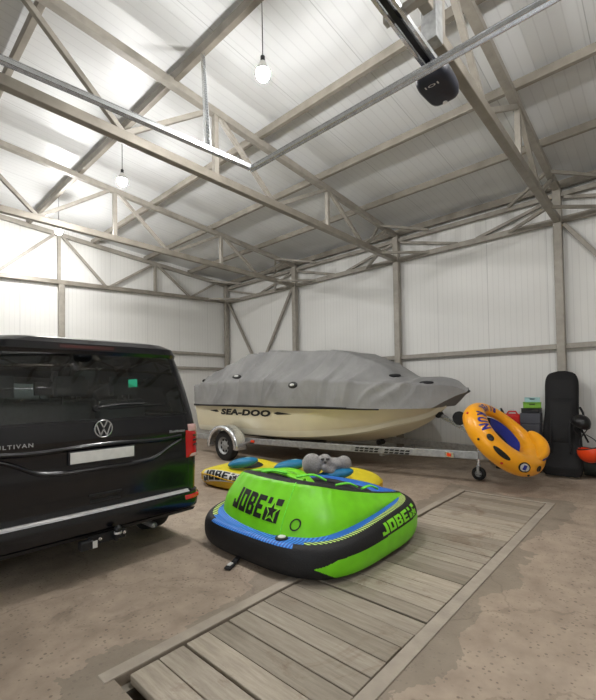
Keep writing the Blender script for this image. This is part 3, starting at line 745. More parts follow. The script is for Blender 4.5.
for s in (-1, 1):
    tl = lamp_piece(s, .84, 1.105, 0, 1, .02, 'tail_lamp', 'tail', van)
    lamp_piece(s, 1.09, 1.165, .1, 1, .018, 'reversing_lens', 'clear', tl)
    for k in range(3): lamp_piece(s, .945+k*.045, .975+k*.045, .18, .62, .024, 'lamp_cell', 'taildark', tl)
    lamp_piece(s, .845, .88, .1, .95, .023, 'lower_lens', 'clear', tl)
    lamp_piece(s, .452, .492, .0, .95, .012, 'reflector', 'tail', van)
# handle recess on tailgate, bumper slots
m = MB(); m.box((VX+.02, rear_y(.65)-.006, .655), (.27, .02, .018)); m.box((VX+.02, rear_y(.61)-.004, .605), (.25, .016, .022)); m.build('tailgate_grip', 'dark', van, bevel=.006)
m = MB(); m.grid(lambda u, v: Vector((VX-.86+1.72*u, rear_y(.33+.035*v, VX-.86+1.72*u)-.008, .33+.035*v)), 30, 1); m.build('bumper_valance', 'dark', van)
# wiper
m = MB(); m.cyl((1.37, rear_y(1.36)+.012, 1.362), (1.37, rear_y(1.36)-.035, 1.362), .024, 16)
m.tube([(1.37, rear_y(1.36)-.03, 1.365), (1.55, rear_y(1.36)-.036, 1.385), (1.80, rear_y(1.38)-.03, 1.385)], [.012, .009, .006], 8)
m.beam((1.47, rear_y(1.36, 1.5)-.018, 1.355), (2.0, rear_y(1.38, 2.)-.014, 1.372), .016, .012); m.build('rear_wiper', 'dark', van)
m = MB(); yy = rear_y(1.57, 1.70)-.003; m.add([(1.66, yy+.004, 1.60), (1.74, yy, 1.605), (1.74, yy-.004, 1.535), (1.66, yy, 1.53)], [(0, 1, 2, 3)]); m.build('sticker', 'stickg', rw)
# tow bar
tb = MB(); tb.box((1.44, 3.47, .355), (.30, .02, .075)); tb.beam((1.2, 3.75, .36), (1.68, 3.75, .36), .06, .06); tb.beam((1.44, 3.75, .36), (1.44, 3.47, .355), .06, .05)
t_ = tb.build('tow_bar', 'dark', van, bevel=.006)
m = MB(); m.tube([(1.49, 3.47, .34), (1.49, 3.40, .34), (1.49, 3.375, .375), (1.49, 3.375, .40)], .018, 12); m.build('tow_neck', 'dark', t_, smooth=True)
m = MB(); m.sphere((1.49, 3.375, .425), .03, 20, 12); m.build('tow_ball', 'dark', t_, smooth=True)
m = MB(); m.cyl((1.49, 3.375, .39), (1.49, 3.375, .405), .031, 20); m.build('ball_collar', 'chrome', t_)
for x in (1.38, 1.58): m = MB(); m.cyl((x, 3.462, .358), (x, 3.452, .358), .013, 12); m.build('bolt', 'galv', t_)
m = MB(); m.box((1.27, 3.45, .34), (.10, .07, .07)); sk = m.build('socket', 'dark', t_, bevel=.012)
m = MB(); m.box((1.325, 3.412, .34), (.035, .004, .055)); m.build('socket_label', 'white', sk)
t_.location = Vector(t_.location)+Vector((-.02, -.045, -.05))
m = MB(); m.tube([(1.88, 3.9, .26), (1.88, 3.5, .262)], .028, 16, cap=False); m.tube([(1.88, 3.9, .26), (1.88, 3.505, .262)], .024, 16); m.build('exhaust_pipe', 'galvdull', van, smooth=True)
# side trim: door gaps and mirrors and handles
for s in (-1, 1):
    m = MB(); m.box((VX+s*(VH+.09), 7.0, 1.28), (.16, .12, .2)); m.beam((VX+s*.90, 7.0, 1.24), (VX+s*(VH+.05), 7.0, 1.25), .05, .06); m.build('door_mirror', 'paint', van, bevel=.03, seg=3)
    for y in (5.9, 6.35): m = MB(); m.box((VX+s*(VH+.008), y, 1.08), (.03, .18, .03)); m.build('door_handle', 'paint', van, bevel=.01)
# wheels
def wheel(cx_, cy_, r, wd, s, parent, rimmat='galvdull', nsp=5, rr=.62, axis='x', hub=True):
    """s: outward direction along x"""
    o = MB(); pr_ = [(rr*r, -.5), (.80*r, -.5), (.93*r, -.46), (r, -.32), (r, .32), (.93*r, .46), (.80*r, .5), (rr*r, .5)]
    P = lambda rad, w_, a: Vector((cx_[0]+s*w_*wd, cx_[1]+rad*math.cos(a), cx_[2]+rad*math.sin(a)))
    o.grid(lambda u, v: P(sm([(k/7, p[0]) for k, p in enumerate(pr_)], v), sm([(k/7, p[1]) for k, p in enumerate(pr_)], v), 2*PI*u), 40, 21, cu=True)
    ty = o.build('wheel', 'rubber', parent, smooth=True)
    q = MB(); q.grid(lambda u, v: P(interp([(0, rr*r), (.25, rr*r*.96), (.5, rr*r*.8), (.8, rr*r*.35), (1, .001)], v), interp([(0, .5), (.25, .34), (.5, .22), (.8, .36), (1, .38)], v), 2*PI*u), 32, 10, cu=True)
    rm = q.build('rim', rimmat, ty, smooth=True)
    for k in range(nsp):
        a = 2*PI*(k+.5)/nsp; h = MB(); c = P(rr*r*.66, .285, a)
        h.grid(lambda u, v: P(rr*r*.66+rr*r*.15*v*math.cos(2*PI*u), .30, a+.28*v*math.sin(2*PI*u)), 12, 1, cu=True); h.build('rim_hole', 'ink', rm)
    h = MB(); h.cyl(P(0, .34, 0), P(0, .46, 0), rr*r*.2, 16); h.build('hub_cap', 'galvdull' if rimmat != 'dark' else 'dark', rm)
    return ty
for wy in WHY:
    for s in (-1, 1):
        wheel((VX+s*.80, wy, .335), 0, .335, .22, s, van, 'galvdull', 5)
        m = MB(); m.grid(lambda u, v: Vector((VX+s*(.55+.405*v), wy+WHR*1.01*math.cos(PI*u*1.04-.06), .335+WHR*1.01*math.sin(PI*u*1.04-.06))), 24, 1); m.build('wheel_arch', 'dark', van, smooth=True)
# ================================================================== boat
BX = 6.65
HC = [(2.33, .03), (2.40, .10), (2.62, .34), (2.95, .58), (3.4, .78), (3.9, .93), (4.5, 1.03), (5.4, 1.09), (6.6, 1.10), (8.4, 1.06)]
HB = [(2.70, .0), (2.76, .10), (2.95, .36), (3.4, .74), (3.9, .91), (4.5, 1.02), (5.4, 1.09), (6.6, 1.10), (8.4, 1.06)]
ZK = [(2.70, 1.15), (2.95, .92), (3.4, .69), (3.9, .54), (4.5, .45), (5.4, .38), (6.6, .36), (8.4, .36)]
ZC = [(2.70, 1.16), (2.95, 1.00), (3.4, .87), (3.9, .74), (4.5, .65), (5.4, .58), (6.6, .56), (8.4, .56)]
ZS = [(2.70, 1.17), (2.95, 1.17), (3.4, 1.17), (3.9, 1.175), (4.5, 1.18), (8.4, 1.18)]
def ylist(n):
    return [2.40+6.0*(i/n)**1.25 for i in range(n+1)]
boat = empty('motorboat', (BX, 5.4, 0)); tag(boat, 'cream motorboat under a grey cover, resting on its trailer', 'boat')
def hull_pt(u, v):
    y = 2.70+5.7*u**1.25; hb = max(sm(HB, y), .004); zk, zc, zs = sm(ZK, y), sm(ZC, y), sm(ZS, y)
    hc = hb*interp([(2.4, .35), (3.4, .62), (5, .86), (8.4, .88)], y)
    s = -1 if v < .5 else 1; t = 1-abs(v-.5)*2            # t 0 at sheer .. 1 at keel
    if t < .55:
        q = t/.55; x = hc+.02+(hb-hc-.02)*(1-q)**.8; z = zs+(zc+.05-zs)*q
    elif t < .65: q = (t-.55)/.10; x = hc+.02-.035*q; z = zc+.05-.07*q
    else: q = (t-.65)/.35; x = (hc-.015)*(1-q); z = (zc-.02)+(zk-zc+.02)*q**.9
    return Vector((BX+s*x, y, z))
m = MB(); m.grid(hull_pt, 70, 40, mf=lambda u, v: 1 if .50 < 1-abs(v-.5)*2 < .68 else 0)
m.add([hull_pt(1, v/40) for v in range(41)], [tuple(range(41))])
hull = m.build('hull', ['cream', 'cream2'], boat, smooth=True); weld(hull); sharp(hull, .35)
def sheer(s, off, dz):
    return [Vector((BX+s*(max(sm(HB, y), 0)+off), y, sm(ZS, y)+dz)) for y in [3.5+4.9*(i/60) for i in range(61)]]
m = MB()
for s in (-1, 1):
    P_ = sheer(s, .012, -.03); m.tube(P_, .026, 8)
m.build('rub_rail', 'dark', boat, smooth=True)
hb_ = bvh_of(hull)
decal(hb_, text2d('SEA-DOO', .06, .25, 1.08), (4.5, 7.40, .94), (0, -1.62, 0), (0, 0, .135), (1, 0, 0), 'lettering', 'ink', .006, 6, hull)
for y0, y1 in ((7.82, 7.46), (5.70, 5.22)):
    tri = ([(0, .55), (.2, .2), (1, .45), (.25, .9)], [(0, 1, 2, 3)]) if y0 < 6 else ([(1, .3), (.8, .9), (0, .6), (.7, .2)], [(0, 1, 2, 3)])
    decal(hb_, tri, (4.5, y0, .975), (0, y1-y0, 0), (0, 0, .08), (1, 0, 0), 'side_flash', 'ink', .006, 6, hull)
m = MB()
m.box((BX, 8.62, .72), (.5, .4, .4)); m.build('jet_drive', 'dark', boat, bevel=.06, seg=3)
# canvas cover, its folds modelled
RT = [(2.36, 1.44), (2.5, 1.56), (2.75, 1.625), (3.0, 1.63), (3.25, 1.655), (3.6, 1.84), (3.95, 2.01), (4.5, 2.17), (5.1, 2.235), (5.8, 2.27), (6.3, 2.30), (6.9, 2.27), (7.15, 2.20), (7.6, 2.06), (8.0, 1.95), (8.35, 1.84), (8.55, 1.70), (8.62, 1.2)]
DT = [(2.36, 1.43), (2.5, 1.50), (2.9, 1.55), (3.3, 1.57), (3.8, 1.60), (4.5, 1.63), (6, 1.66), (7.5, 1.66), (8.35, 1.60), (8.55, 1.4), (8.62, 1.18)]
def cov(u, v):
    y = 2.33+6.29*u**1.1; yy_ = max(y, 2.40); hb = sm(HC, min(y, 8.4))+.045
    pass
    if y > 8.3: hb *= 1-.25*((y-8.3)/.32)**2
    zs = sm(ZS, min(max(y, 2.4), 8.4))-.025+.02*math.sin(y*3.1)*(.3 if y > 3 else 0); zd, zt_ = sm(DT, y), sm(RT, y)
    if y < 2.95: zs = interp([(2.33, 1.40), (2.45, 1.35), (2.74, 1.15), (2.95, 1.145)], y)
    s = -1 if v < .5 else 1; t = 1-abs(v-.5)*2
    hr = hb*interp([(2.4, .2), (3.2, .4), (3.7, .46), (5, .52), (7, .56), (8.6, .6)], y)
    if t < .34: q = t/.34; x = hb*(1-.02*q+.0*q); z = zs+(zd-zs)*q
    elif t < .74: q = (t-.34)/.40; x = hb*.98+(hr-hb*.98)*q; sag = -.07*math.sin(PI*q)*(1 if y > 3.4 else .3); z = zd+(zt_-zd)*q+sag
    else: q = (t-.74)/.26; x = hr*(1-q); z = zt_+.03*q
    p = Vector((BX+s*x, y, z))
    # folds falling from the ridge, slanting aft
    env = math.sin(PI*min(1, t/.95))**.7*min(1, max(0, (y-2.6)/.6))
    ph = (y-.55*(zt_-z))*(1+.12*noise.noise(Vector((y*.8, z, s*3.))))
    f = noise.noise(Vector((ph*1.7, z*.55, s*5.1)))*.075+noise.noise(Vector((ph*4.3, z*1.1, s*2.7)))*.040+noise.noise(Vector((ph*11, z*2.2, s*9.7)))*.010
    rid = abs(noise.noise(Vector((ph*2.4+9, z*.5, s))))
    f += .05*(1-min(1, rid*6))*(1 if t > .1 else t/.1)
    nrm = Vector((s*.8, 0, .6)).normalized()
    return p+nrm*f*env
m = MB(); m.grid(cov, 220, 84); m.grid(lambda u, v: cov(.13*u, 0)*(1-v)+cov(.13*u, 1)*v, 24, 8); cover = m.build('cover', 'cover', boat, smooth=True); weld(cover, .001)
cb_ = bvh_of(cover)
hem = MB(); hem.tube([cov(i/100, 0)+Vector((-.006, 0, 0)) for i in range(30, 97)], .014, 6); hem.tube([cov(i/100, 1)+Vector((.006, 0, 0)) for i in range(30, 97)], .014, 6)
hem.build('hem_cord', 'dark', cover, smooth=True)
for (y, z, a) in ((6.90, 1.77, .12), (5.13, 1.56, .13), (8.72-.28, 1.72, .09)):
    h, n = hit(cb_, (4.5, y, z), (1, 0, 0))
    if h is None: continue
    rot = n.to_track_quat('Z', 'Y').to_matrix()
    if n.x > 0: n = -n; rot = n.to_track_quat('Z', 'Y').to_matrix()
    o = MB(); o.sphere(h, (a, a*.5, .03), 24, 10, rot=Matrix.Rotation(0, 3, 'X') @ rot); vo = o.build('vent', 'ink', cover, smooth=True)
    o = MB(); c = h+n*.028; o.sphere(c, (a*.5, a*.2, .012), 16, 8, rot=rot); o.build('vent_label', 'white' if a > .1 else 'dark', vo, smooth=True)
decal(cb_, ([(0, 0), (1, 0), (.9, .7), (.6, 1), (.2, .8)], [(0, 1, 2, 3, 4)]), (4.5, 8.52, 1.52), (0, -.17, 0), (0, 0, .08), (1, 0, 0), 'patch', 'white', .008, 4, cover)
for (y, z) in ((3.42, 1.68), (2.85, 1.64)):
    h, n = hit(cb_, (BX-.40, y, 3.0), (0, 0, -1))
    if h is not None:
        o = MB(); o.sphere(h+Vector((0, 0, .01)), (.07, .12, .03), 20, 8); o.build('deck_cleat_bump', 'dark', cover, smooth=True)
# ------------------------------------------------------------------ trailer
tr = empty('boat_trailer', (BX, 5.5, 0)); tag(tr, 'galvanised boat trailer carrying the covered motorboat', 'boat trailer')
RZ = .42
for s in (-1, 1):
    m = MB(); pts = [(BX+s*1.03, 8.55, RZ-.02), (BX+s*1.03, 6.3, RZ), (BX+s*.70, 4.1, RZ+.01), (BX+s*.30, 2.1, RZ+.03), (BX+s*.05, 1.58, RZ+.04)]
    for a, b in zip(pts, pts[1:]): m.beam(a, b, .06, .115)
    rl = m.build('frame_rail', 'galvdull', tr, bevel=.008)
    if s < 0: rail_near = rl
rb = bvh_of(rail_near)
mk = ([], [])
for row in range(2):
    for k in range(11):
        if k == 5: continue
        o = len(mk[0]); x0 = k/11+.01*(row); x1 = x0+.07; y0 = .08+row*.5; y1 = y0+.32
        mk[0].extend([(x0, y0), (x1, y0), (x1+.02, y1), (x0+.02, y1)]); mk[1].append((o, o+1, o+2, o+3))
decal(rb, mk, (5.0, 4.05, RZ-.035), (0, -.95, 0), (0, 0, .085), (1, 0, 0), 'rail_marking', 'ink', .004, 1, rail_near)
for (y) in (2.50,):
    m = MB(); x_ = BX-.385; m.box((x_-.045, y, RZ+.02), (.012, .16, .085), Matrix.Rotation(-.2, 3, 'Z')); rf = m.build('reflector_plate', 'galv', tr, bevel=.003)
    m = MB(); m.box((x_-.055, y, RZ+.02), (.01, .07, .05), Matrix.Rotation(-.2, 3, 'Z')); m.build('reflector', 'helmeto', rf, bevel=.003)
m = MB(); m.box((BX-1.075, 6.32, RZ-.0), (.02, .1, .05)); m.build('side_marker', 'helmeto', tr, bevel=.005)
for y in (8.3, 6.9, 5.2, 3.6):
    hw = interp([(2.1, .30), (4.1, .70), (6.3, 1.03), (8.6, 1.03)], y); m = MB(); m.beam((BX-hw, y, RZ-.06), (BX+hw, y, RZ-.06), .06, .06); m.build('cross_member', 'galvdull', tr, bevel=.006)
for s in (-1, 1):
    m = MB(); m.beam((BX+s*.45, 8.3, .445), (BX+s*.45, 4.9, .455), .09, .045); m.build('bunk', 'dark', tr, bevel=.01)
for y in (6.2, 3.95):
    zk = sm(ZK, y); m = MB(); m.cyl((BX-.09, y, zk-.055), (BX+.09, y, zk-.055), .05, 16); kr = m.build('keel_roller', 'rubber', tr, bevel=.01)
    m = MB(); m.beam((BX, y, RZ-.06), (BX, y, zk-.06), .05, .05, (0, 1, 0)); m.build('roller_bracket', 'galvdull', kr)
m = MB(); m.beam((BX, 2.05, RZ), (BX, 2.34, .78), .07, .07, (1, 0, 0)); m.beam((BX, 2.34, .76), (BX, 2.78, 1.0), .07, .06, (1, 0, 0)); wp = m.build('winch_post', 'galv', tr, bevel=.006)
m = MB(); m.cyl((BX-.07, 2.46, .98), (BX+.07, 2.46, .98), .075, 20); m.cyl((BX-.085, 2.46, .98), (BX-.07, 2.46, .98), .11, 20); m.build('winch_drum', 'dark', wp)
m = MB(); m.cyl((BX-.06, 2.82, 1.02), (BX+.06, 2.82, 1.02), .055, 16); m.build('bow_roller', 'rubber', wp, bevel=.01)
m = MB(); m.tube([(BX, 1.62, RZ+.05), (BX, 1.45, RZ+.05), (BX, 1.36, RZ+.04)], [.05, .055, .04], 12); m.build('coupler', 'dark', tr, smooth=True)
m = MB(); m.cyl((BX+.07, 2.23, .2), (BX+.07, 2.23, .75), .024, 12); m.build('jockey_tube', 'galv', tr)
jw = wheel((BX+.07, 2.23, .105), 0, .105, .06, -1, tr, 'galvdull', 4, .5)
m = MB(); m.beam((BX+.03, 2.23, .10), (BX+.03, 2.23, .23), .01, .04, (0, 1, 0)); m.beam((BX+.11, 2.23, .10), (BX+.11, 2.23, .23), .01, .04, (0, 1, 0)); m.box((BX+.07, 2.23, .225), (.1, .05, .012)); m.build('wheel_fork', 'galvdull', jw)
m = MB(); m.cyl((BX-1.2, 6.92, .32), (BX+1.2, 6.92, .32), .03, 12); m.build('axle', 'galvdull', tr)
for s in (-1, 1):
    wheel((BX+s*1.27, 6.92, .315), 0, .315, .19, s, tr, 'galvdull', 8, .58)
    m = MB(); xa, xb = BX+s*1.14, BX+s*1.42
    def fen(u, v):
        a = -.12+u*(PI+.24); r = .43; p = Vector((xa+(xb-xa)*v, 6.92+r*1.15*math.cos(a), .31+r*math.sin(a)))
        return p
    m.grid(fen, 32, 6); 
    m.grid(lambda u, v: Vector((xb, 6.92+(.43-.08*v)*1.15*math.cos(-.12+u*(PI+.24)), .31+(.43-.08*v)*math.sin(-.12+u*(PI+.24)))), 32, 1)
    f = m.build('fender', 'galv', tr, smooth=True)
    md = f.modifiers.new('s', 'SOLIDIFY'); md.thickness = .006
    m = MB(); m.beam((BX+s*1.03, 6.40, RZ), (BX+s*1.25, 6.44, RZ-.04), .04, .03); m.beam((BX+s*1.03, 7.42, RZ), (BX+s*1.25, 7.40, RZ-.04), .04, .03); m.build('fender_stay', 'galvdull', f)

# ================================================================== towable tubes
def slab_fn(cx_, cy_, a, b, e, hfn, rot=0, zoff=0.0, box=.75):
    ca, sa = math.cos(rot), math.sin(rot)
    def S(u, v):
        ph = -PI/2+PI*v; t = 2*PI*u; x = math.cos(t); y = math.sin(t); k = (abs(x)**e+abs(y)**e)**(-1/e)
        X, Y = a*x*k, b*y*k; h = hfn(X, Y)
        # cap radius
        r = h/2; cphi = math.copysign(abs(math.cos(ph))**box, math.cos(ph)); sp = math.copysign(abs(math.sin(ph))**.85, math.sin(ph))
        # v within [.0,.12] and [.88,1] sweep the flat bottom / top
        return X, Y, r, cphi, sp, h
    def P(u, v):
        if v < .15: q = v/.15; X, Y, r, c, s_, h = S(u, 0); k = (1-r/min(a, b))*q; return W(X*k, Y*k, .0+.01*(1-q))
        if v > .80: q = (1-v)/.20; X, Y, r, c, s_, h = S(u, 1); k = (1-r/min(a, b))*q; hh = hfn(X*k, Y*k); return W(X*k, Y*k, hh)
        X, Y, r, c, s_, h = S(u, (v-.15)/.65); k = 1-r/min(a, b)+r*c/min(a, b)
        return W(X*k, Y*k, r+r*s_)
    def W(x, y, z): return Vector((cx_+x*ca-y*sa, cy_+x*sa+y*ca, z+zoff))
    return P
# ---- lime green and blue tube
GX, GY, GA, GB = 3.17, 2.71, .915, .925
gt = empty('towable_tube', (GX, GY, 0)); tag(gt, 'lime green, blue and black inflatable tube lying on the floor', 'inflatable tube')
gh = lambda X, Y: interp([(-.9, .26), (-.5, .30), (.3, .36), (.9, .38)], X)
gS = slab_fn(GX, GY, GA, GB, 3.6, gh, 0, .012, .5)
def g_mat(u, v):
    p = gS(u, v); x = (p.x-GX); y = (p.y-GY); sidey = abs(y) > GB*.80 and abs(x) < GA*.86
    h = gh(x, y); zr_ = (p.z-.012)/h
    side = abs(y)/GB
    if v < .15: return 0
    tt = 2*PI*u
    on_side = abs(math.sin(tt)) > .52
    front = math.cos(tt) < 0
    if on_side:
        xa = GX-.60+.0; w0 = interp([(-.66, .45), (-.52, .40), (.72, .40), (.85, .5)], x)
        lo = interp([(-.80, .40), (-.66, .10), (.70, .10), (.84, .36)], x); hi = interp([(-.80, .42), (-.66, .62), (.70, .66), (.84, .44)], x)
        if lo < zr_ < hi and v < .75 and -.80 < x < .84: return 1
        if v < .755: return 0
        if v < .795 and abs(math.sin(tt)) > .60: return 3
        return 4 if (front and abs(math.sin(tt)) < .75) else 2
    if v < .66: return 0
    return 4 if front else 2
m = MB(); m.grid(gS, 560, 170, cu=True, mf=g_mat)
gb = m.build('base', ['black', 'green', 'blue', 'hatch', 'bluestripe'], gt, smooth=True); weld(gb)
def cat(pts, t):
    n = len(pts)-1; s = min(max(t, 0), 1)*n; i = min(int(s), n-1); f = s-i
    p0, p1, p2, p3 = [Vector(pts[min(max(k, 0), n)]) for k in (i-1, i, i+1, i+2)]
    return .5*((2*p1)+(p2-p0)*f+(2*p0-5*p1+4*p2-p3)*f*f+(3*p1-p0-3*p2+p3)*f**3)
BOT = [(3.85, 3.52, .37), (3.35, 3.56, .34), (2.86, 3.54, .30), (2.57, 3.38, .27), (2.43, 3.1, .25), (2.38, 2.75, .245), (2.39, 2.4, .245), (2.50, 2.10, .25), (2.78, 1.99, .28), (3.3, 1.985, .33), (3.85, 2.02, .37)]
TOP = [(3.85, 3.46, .40), (3.45, 3.46, .47), (3.05, 3.44, .56), (2.80, 3.33, .62), (2.67, 3.08, .65), (2.62, 2.75, .655), (2.66, 2.45, .645), (2.80, 2.27, .615), (3.02, 2.17, .555), (3.42, 2.10, .465), (3.85, 2.07, .39)]
def bk(u, v):
    B, T = cat(BOT, u), cat(TOP, u); I = Vector((GX+.15-(B.x+T.x)/2, GY-(B.y+T.y)/2, 0)).normalized(); H = (T-B).length
    th = .16*min(1, H/.3)
    n = I.cross(Vector((0, 0, 1)))
    bul = .05*min(1, H/.25)
    sec = [B+I*.02, B-I*bul*.4+(T-B)*.15, (B+T)/2-I*bul, T-(T-B)*.12-I*bul*.5, T+Vector((0, 0, .01)), T+I*th*.45+Vector((0, 0, .022)), T+I*th*.9-Vector((0, 0, .01)), T+I*th*1.15-(T-B)*.35, B+I*th*1.8, B+I*th*.9-Vector((0, 0, .04))]
    k = v*len(sec); i = int(k) % len(sec); f = k-int(k); N = len(sec)
    p0, p1, p2, p3 = sec[i-1], sec[i], sec[(i+1) % N], sec[(i+2) % N]
    p = .5*((2*p1)+(p2-p0)*f+(2*p0-5*p1+4*p2-p3)*f*f+(3*p1-p0-3*p2+p3)*f**3)
    # puckers along the welded seam
    pk = .004*math.sin(u*150)*max(0, 1-abs(v-.36)*9)
    return p+I*pk
m = MB(); m.grid(bk, 220, 60, cv=True, mf=lambda u, v: 1 if .40 < v < .66 else 0)
m.add([bk(0, k/60) for k in range(60)], [tuple(range(60))]); m.add([bk(1, k/60) for k in range(60)], [tuple(range(59, -1, -1))])
gbk = m.build('backrest', ['green', 'black'], gt, smooth=True); weld(gbk)
bb_ = bvh_of(gbk); AX, AY = Vector((0, -.64, -.025)), Vector((0, 0, .175)); O_ = Vector((1.6, 3.10, .385))
for vf, mt_, of in ((JL, 'ink', .004), (JS1, 'limeink', .007), (JS2, 'ink', .010)):
    decal(bb_, vf, O_, AX, AY, (1, 0, 0), 'lettering', mt_, of, 14, gbk)
O2 = Vector((1.6, 2.33, .33)); decal(bb_, RING, O2, (0, -.09, 0), (0, 0, .09), (1, 0, 0), 'valve_ring', 'ink', .008, 4, gbk)
m = MB(); m.tube([bk(.60, k/60)+Vector((0, 0, 0)) for k in range(4, 26)], .0045, 6); m.build('seam', 'green2', gbk, smooth=True)
# side strip lettering, both sides follow the rounded edge
gbv = bvh_of(gb)
def strip_map(x0, x1, z0, z1, s):
    def fn(a, b):
        x = x0+(x1-x0)*a; z = z0(x)+(z1(x)-z0(x))*b
        h, n = hit(gbv, (x, GY+s*2, z), (0, -s, 0)); return (h+Vector((0, s*.005, .003))) if h is not None else Vector((x, GY+s*GB, z))
    return fn
for s in (-1, 1):
    zl_ = lambda x: .012+gh(x-GX, 0)*.70; zh_ = lambda x: .012+gh(x-GX, 0)*.94
    for vf, mt_, dy in ((JL, 'limeink', .0), (JS1, 'ink', .004), (JS2, 'limeink', .008)):
        mb = MB(); fn = strip_map(3.02, 3.70, zl_, zh_, s) if s < 0 else strip_map(3.70, 3.02, zl_, zh_, s)
        map2d(mb, vf, lambda a, b: fn(a, b)+Vector((0, s*dy, 0)), 12); mb.build('lettering', mt_, gb, fix=False)
# seat pad, rear cushion
m = MB(); m.grid(slab_fn(3.28, 2.78, .50, .62, 3, lambda X, Y: .16, 0, .28, .7), 80, 30, cu=True); m.build('seat_pad', 'black', gt, smooth=True)
def arch(pts, r, n=60, k=16, flat=1.0):
    P = [cat(pts, i/n) for i in range(n+1)]; rr = [r*(math.sin(PI*min(max(i/n, .0), 1))**.35 if 0 < i < n else .02) for i in range(n+1)]
    mb = MB(); mb.tube(P, rr, k); return mb
m = arch([(3.35, 3.50, .34), (3.66, 3.40, .34), (3.82, 3.12, .335), (3.86, 2.76, .33), (3.82, 2.38, .33), (3.66, 2.13, .33), (3.40, 2.04, .34)], .12); m.build('rear_cushion', 'blue', gt, smooth=True)
m = arch([(3.52, 3.25, .41), (3.62, 3.0, .43), (3.65, 2.75, .43), (3.60, 2.45, .425), (3.50, 2.22, .42)], .045); m.build('cushion_edge', 'black', gt, smooth=True)
def strap(pts, w_, t, name, mat, parent, n=24):
    P = [cat(pts, i/n) for i in range(n+1)]; mb = MB()
    def S(u, v):
        i = u*n; p = cat(pts, u); d = (cat(pts, min(1, u+.02))-cat(pts, max(0, u-.02))).normalized(); sd = d.cross(Vector((0, 0, 1)))
        sd = sd.normalized() if sd.length > .05 else Vector((1, 0, 0)); up = sd.cross(d)
        a = 2*PI*v; ww = w_*(.45+.55*math.sin(PI*u)**.5)
        return p+sd*ww*math.cos(a)+up*t*math.sin(a)
    mb.grid(S, n, 12, cv=True); mb.add([S(0, k/12) for k in range(12)], [tuple(range(12))]); mb.add([S(1, k/12) for k in range(12)], [tuple(range(12))])
    return mb.build(name, mat, parent, smooth=True)
strap([(2.90, 3.36, .60), (2.93, 3.15, .645), (2.95, 2.90, .65), (2.97, 2.62, .60)], .070, .020, 'handle', 'green', gt)
strap([(3.05, 3.42, .53), (3.18, 3.20, .60), (3.24, 2.95, .60), (3.20, 2.70, .50)], .070, .018, 'handle', 'green', gt)
strap([(2.78, 3.02, .665), (2.84, 2.90, .685), (2.90, 2.78, .665)], .03, .012, 'handle_tab', 'green2', gt)
for pts in ([(2.86, 2.62, .655), (2.96, 2.50, .675), (3.04, 2.40, .62)], [(3.10, 2.34, .575), (3.22, 2.28, .58), (3.32, 2.24, .53)], [(3.36, 2.22, .51), (3.46, 2.19, .525), (3.56, 2.16, .48)]):
    strap(pts, .024, .010, 'cord_loop', 'green2', gt)
# tow strap with buckle, blue panel valve
m = MB(); m.beam((2.33, 2.80, .05), (2.20, 2.76, .022), .045, .02); m.beam((2.20, 2.76, .020), (2.10, 2.72, .014), .06, .02); ts = m.build('tow_strap', 'black', gt, bevel=.006)
m = MB(); m.box((2.15, 2.74, .034), (.05, .03, .01), Matrix.Rotation(.3, 3, 'Z')); m.build('strap_label', 'white', ts)
h, n = hit(gbv, (2.385, 2.36, 1), (0, 0, -1))
if h is not None:
    m = MB(); m.cyl(h-Vector((0, 0, .01)), h+Vector((0, 0, .012)), .055, 28); vv = m.build('valve', 'dark', gt, bevel=.004)
    m = MB(); m.cyl(h+Vector((0, 0, .010)), h+Vector((0, 0, .018)), .034, 24); m.build('valve_cap', 'white', vv, bevel=.003)

# ---- yellow tube for three
YC, YR = Vector((4.46, 4.29, 0)), .20
yt = empty('towable_tube', (YC.x, YC.y, 0)); tag(yt, 'long yellow three-seat inflatable tube lying behind the green one', 'inflatable tube')
yS = slab_fn(YC.x, YC.y, .62, 1.42, 4.2, lambda X, Y: .25+.03*math.cos(Y*6.0), YR, .01, .55)
def y_mat(u, v): return 1 if v < .52 else 0
m = MB(); m.grid(yS, 240, 60, cu=True, mf=y_mat); yb = m.build('body', ['yellow', 'ygold'], yt, smooth=True); weld(yb)
yv = bvh_of(yb); yl = lambda a, b: Vector((YC.x+a*math.cos(YR)-b*math.sin(YR), YC.y+a*math.sin(YR)+b*math.cos(YR), 0))
for b0 in (.80, .05, -.72):
    c = yl(.10, b0); mb = MB()
    map2d(mb, DISC, lambda x, y: (lambda p: Vector((p.x, p.y, (hit(yv, (p.x, p.y, 1), (0, 0, -1))[0] or Vector((0, 0, .26))).z+.006)))(c+Vector(((x-.5)*.52, (y-.5)*.44, 0))), 6)
    mb.build('seat_panel', 'black', yt, fix=False)
PADS = [(4.12, 4.90, .31), (4.42, 4.18, .31), (4.30, 3.24, .32)]
for (x, y, z) in PADS:
    rot = Matrix.Rotation(-.83, 3, 'Z') @ Matrix.Rotation(-.16, 3, 'Y')
    m = MB(); m.sphere((x, y, z+.045), (.24, .12, .075), 32, 16, rot=rot); pd = m.build('grab_pad', 'teal', yt, smooth=True)
    m = MB(); m.sphere(Vector((x, y, z+.10))+rot @ Vector((.06, 0, .012)), (.06, .022, .010), 16, 8, rot=rot); m.build('pad_print', 'tealw', pd, smooth=True)
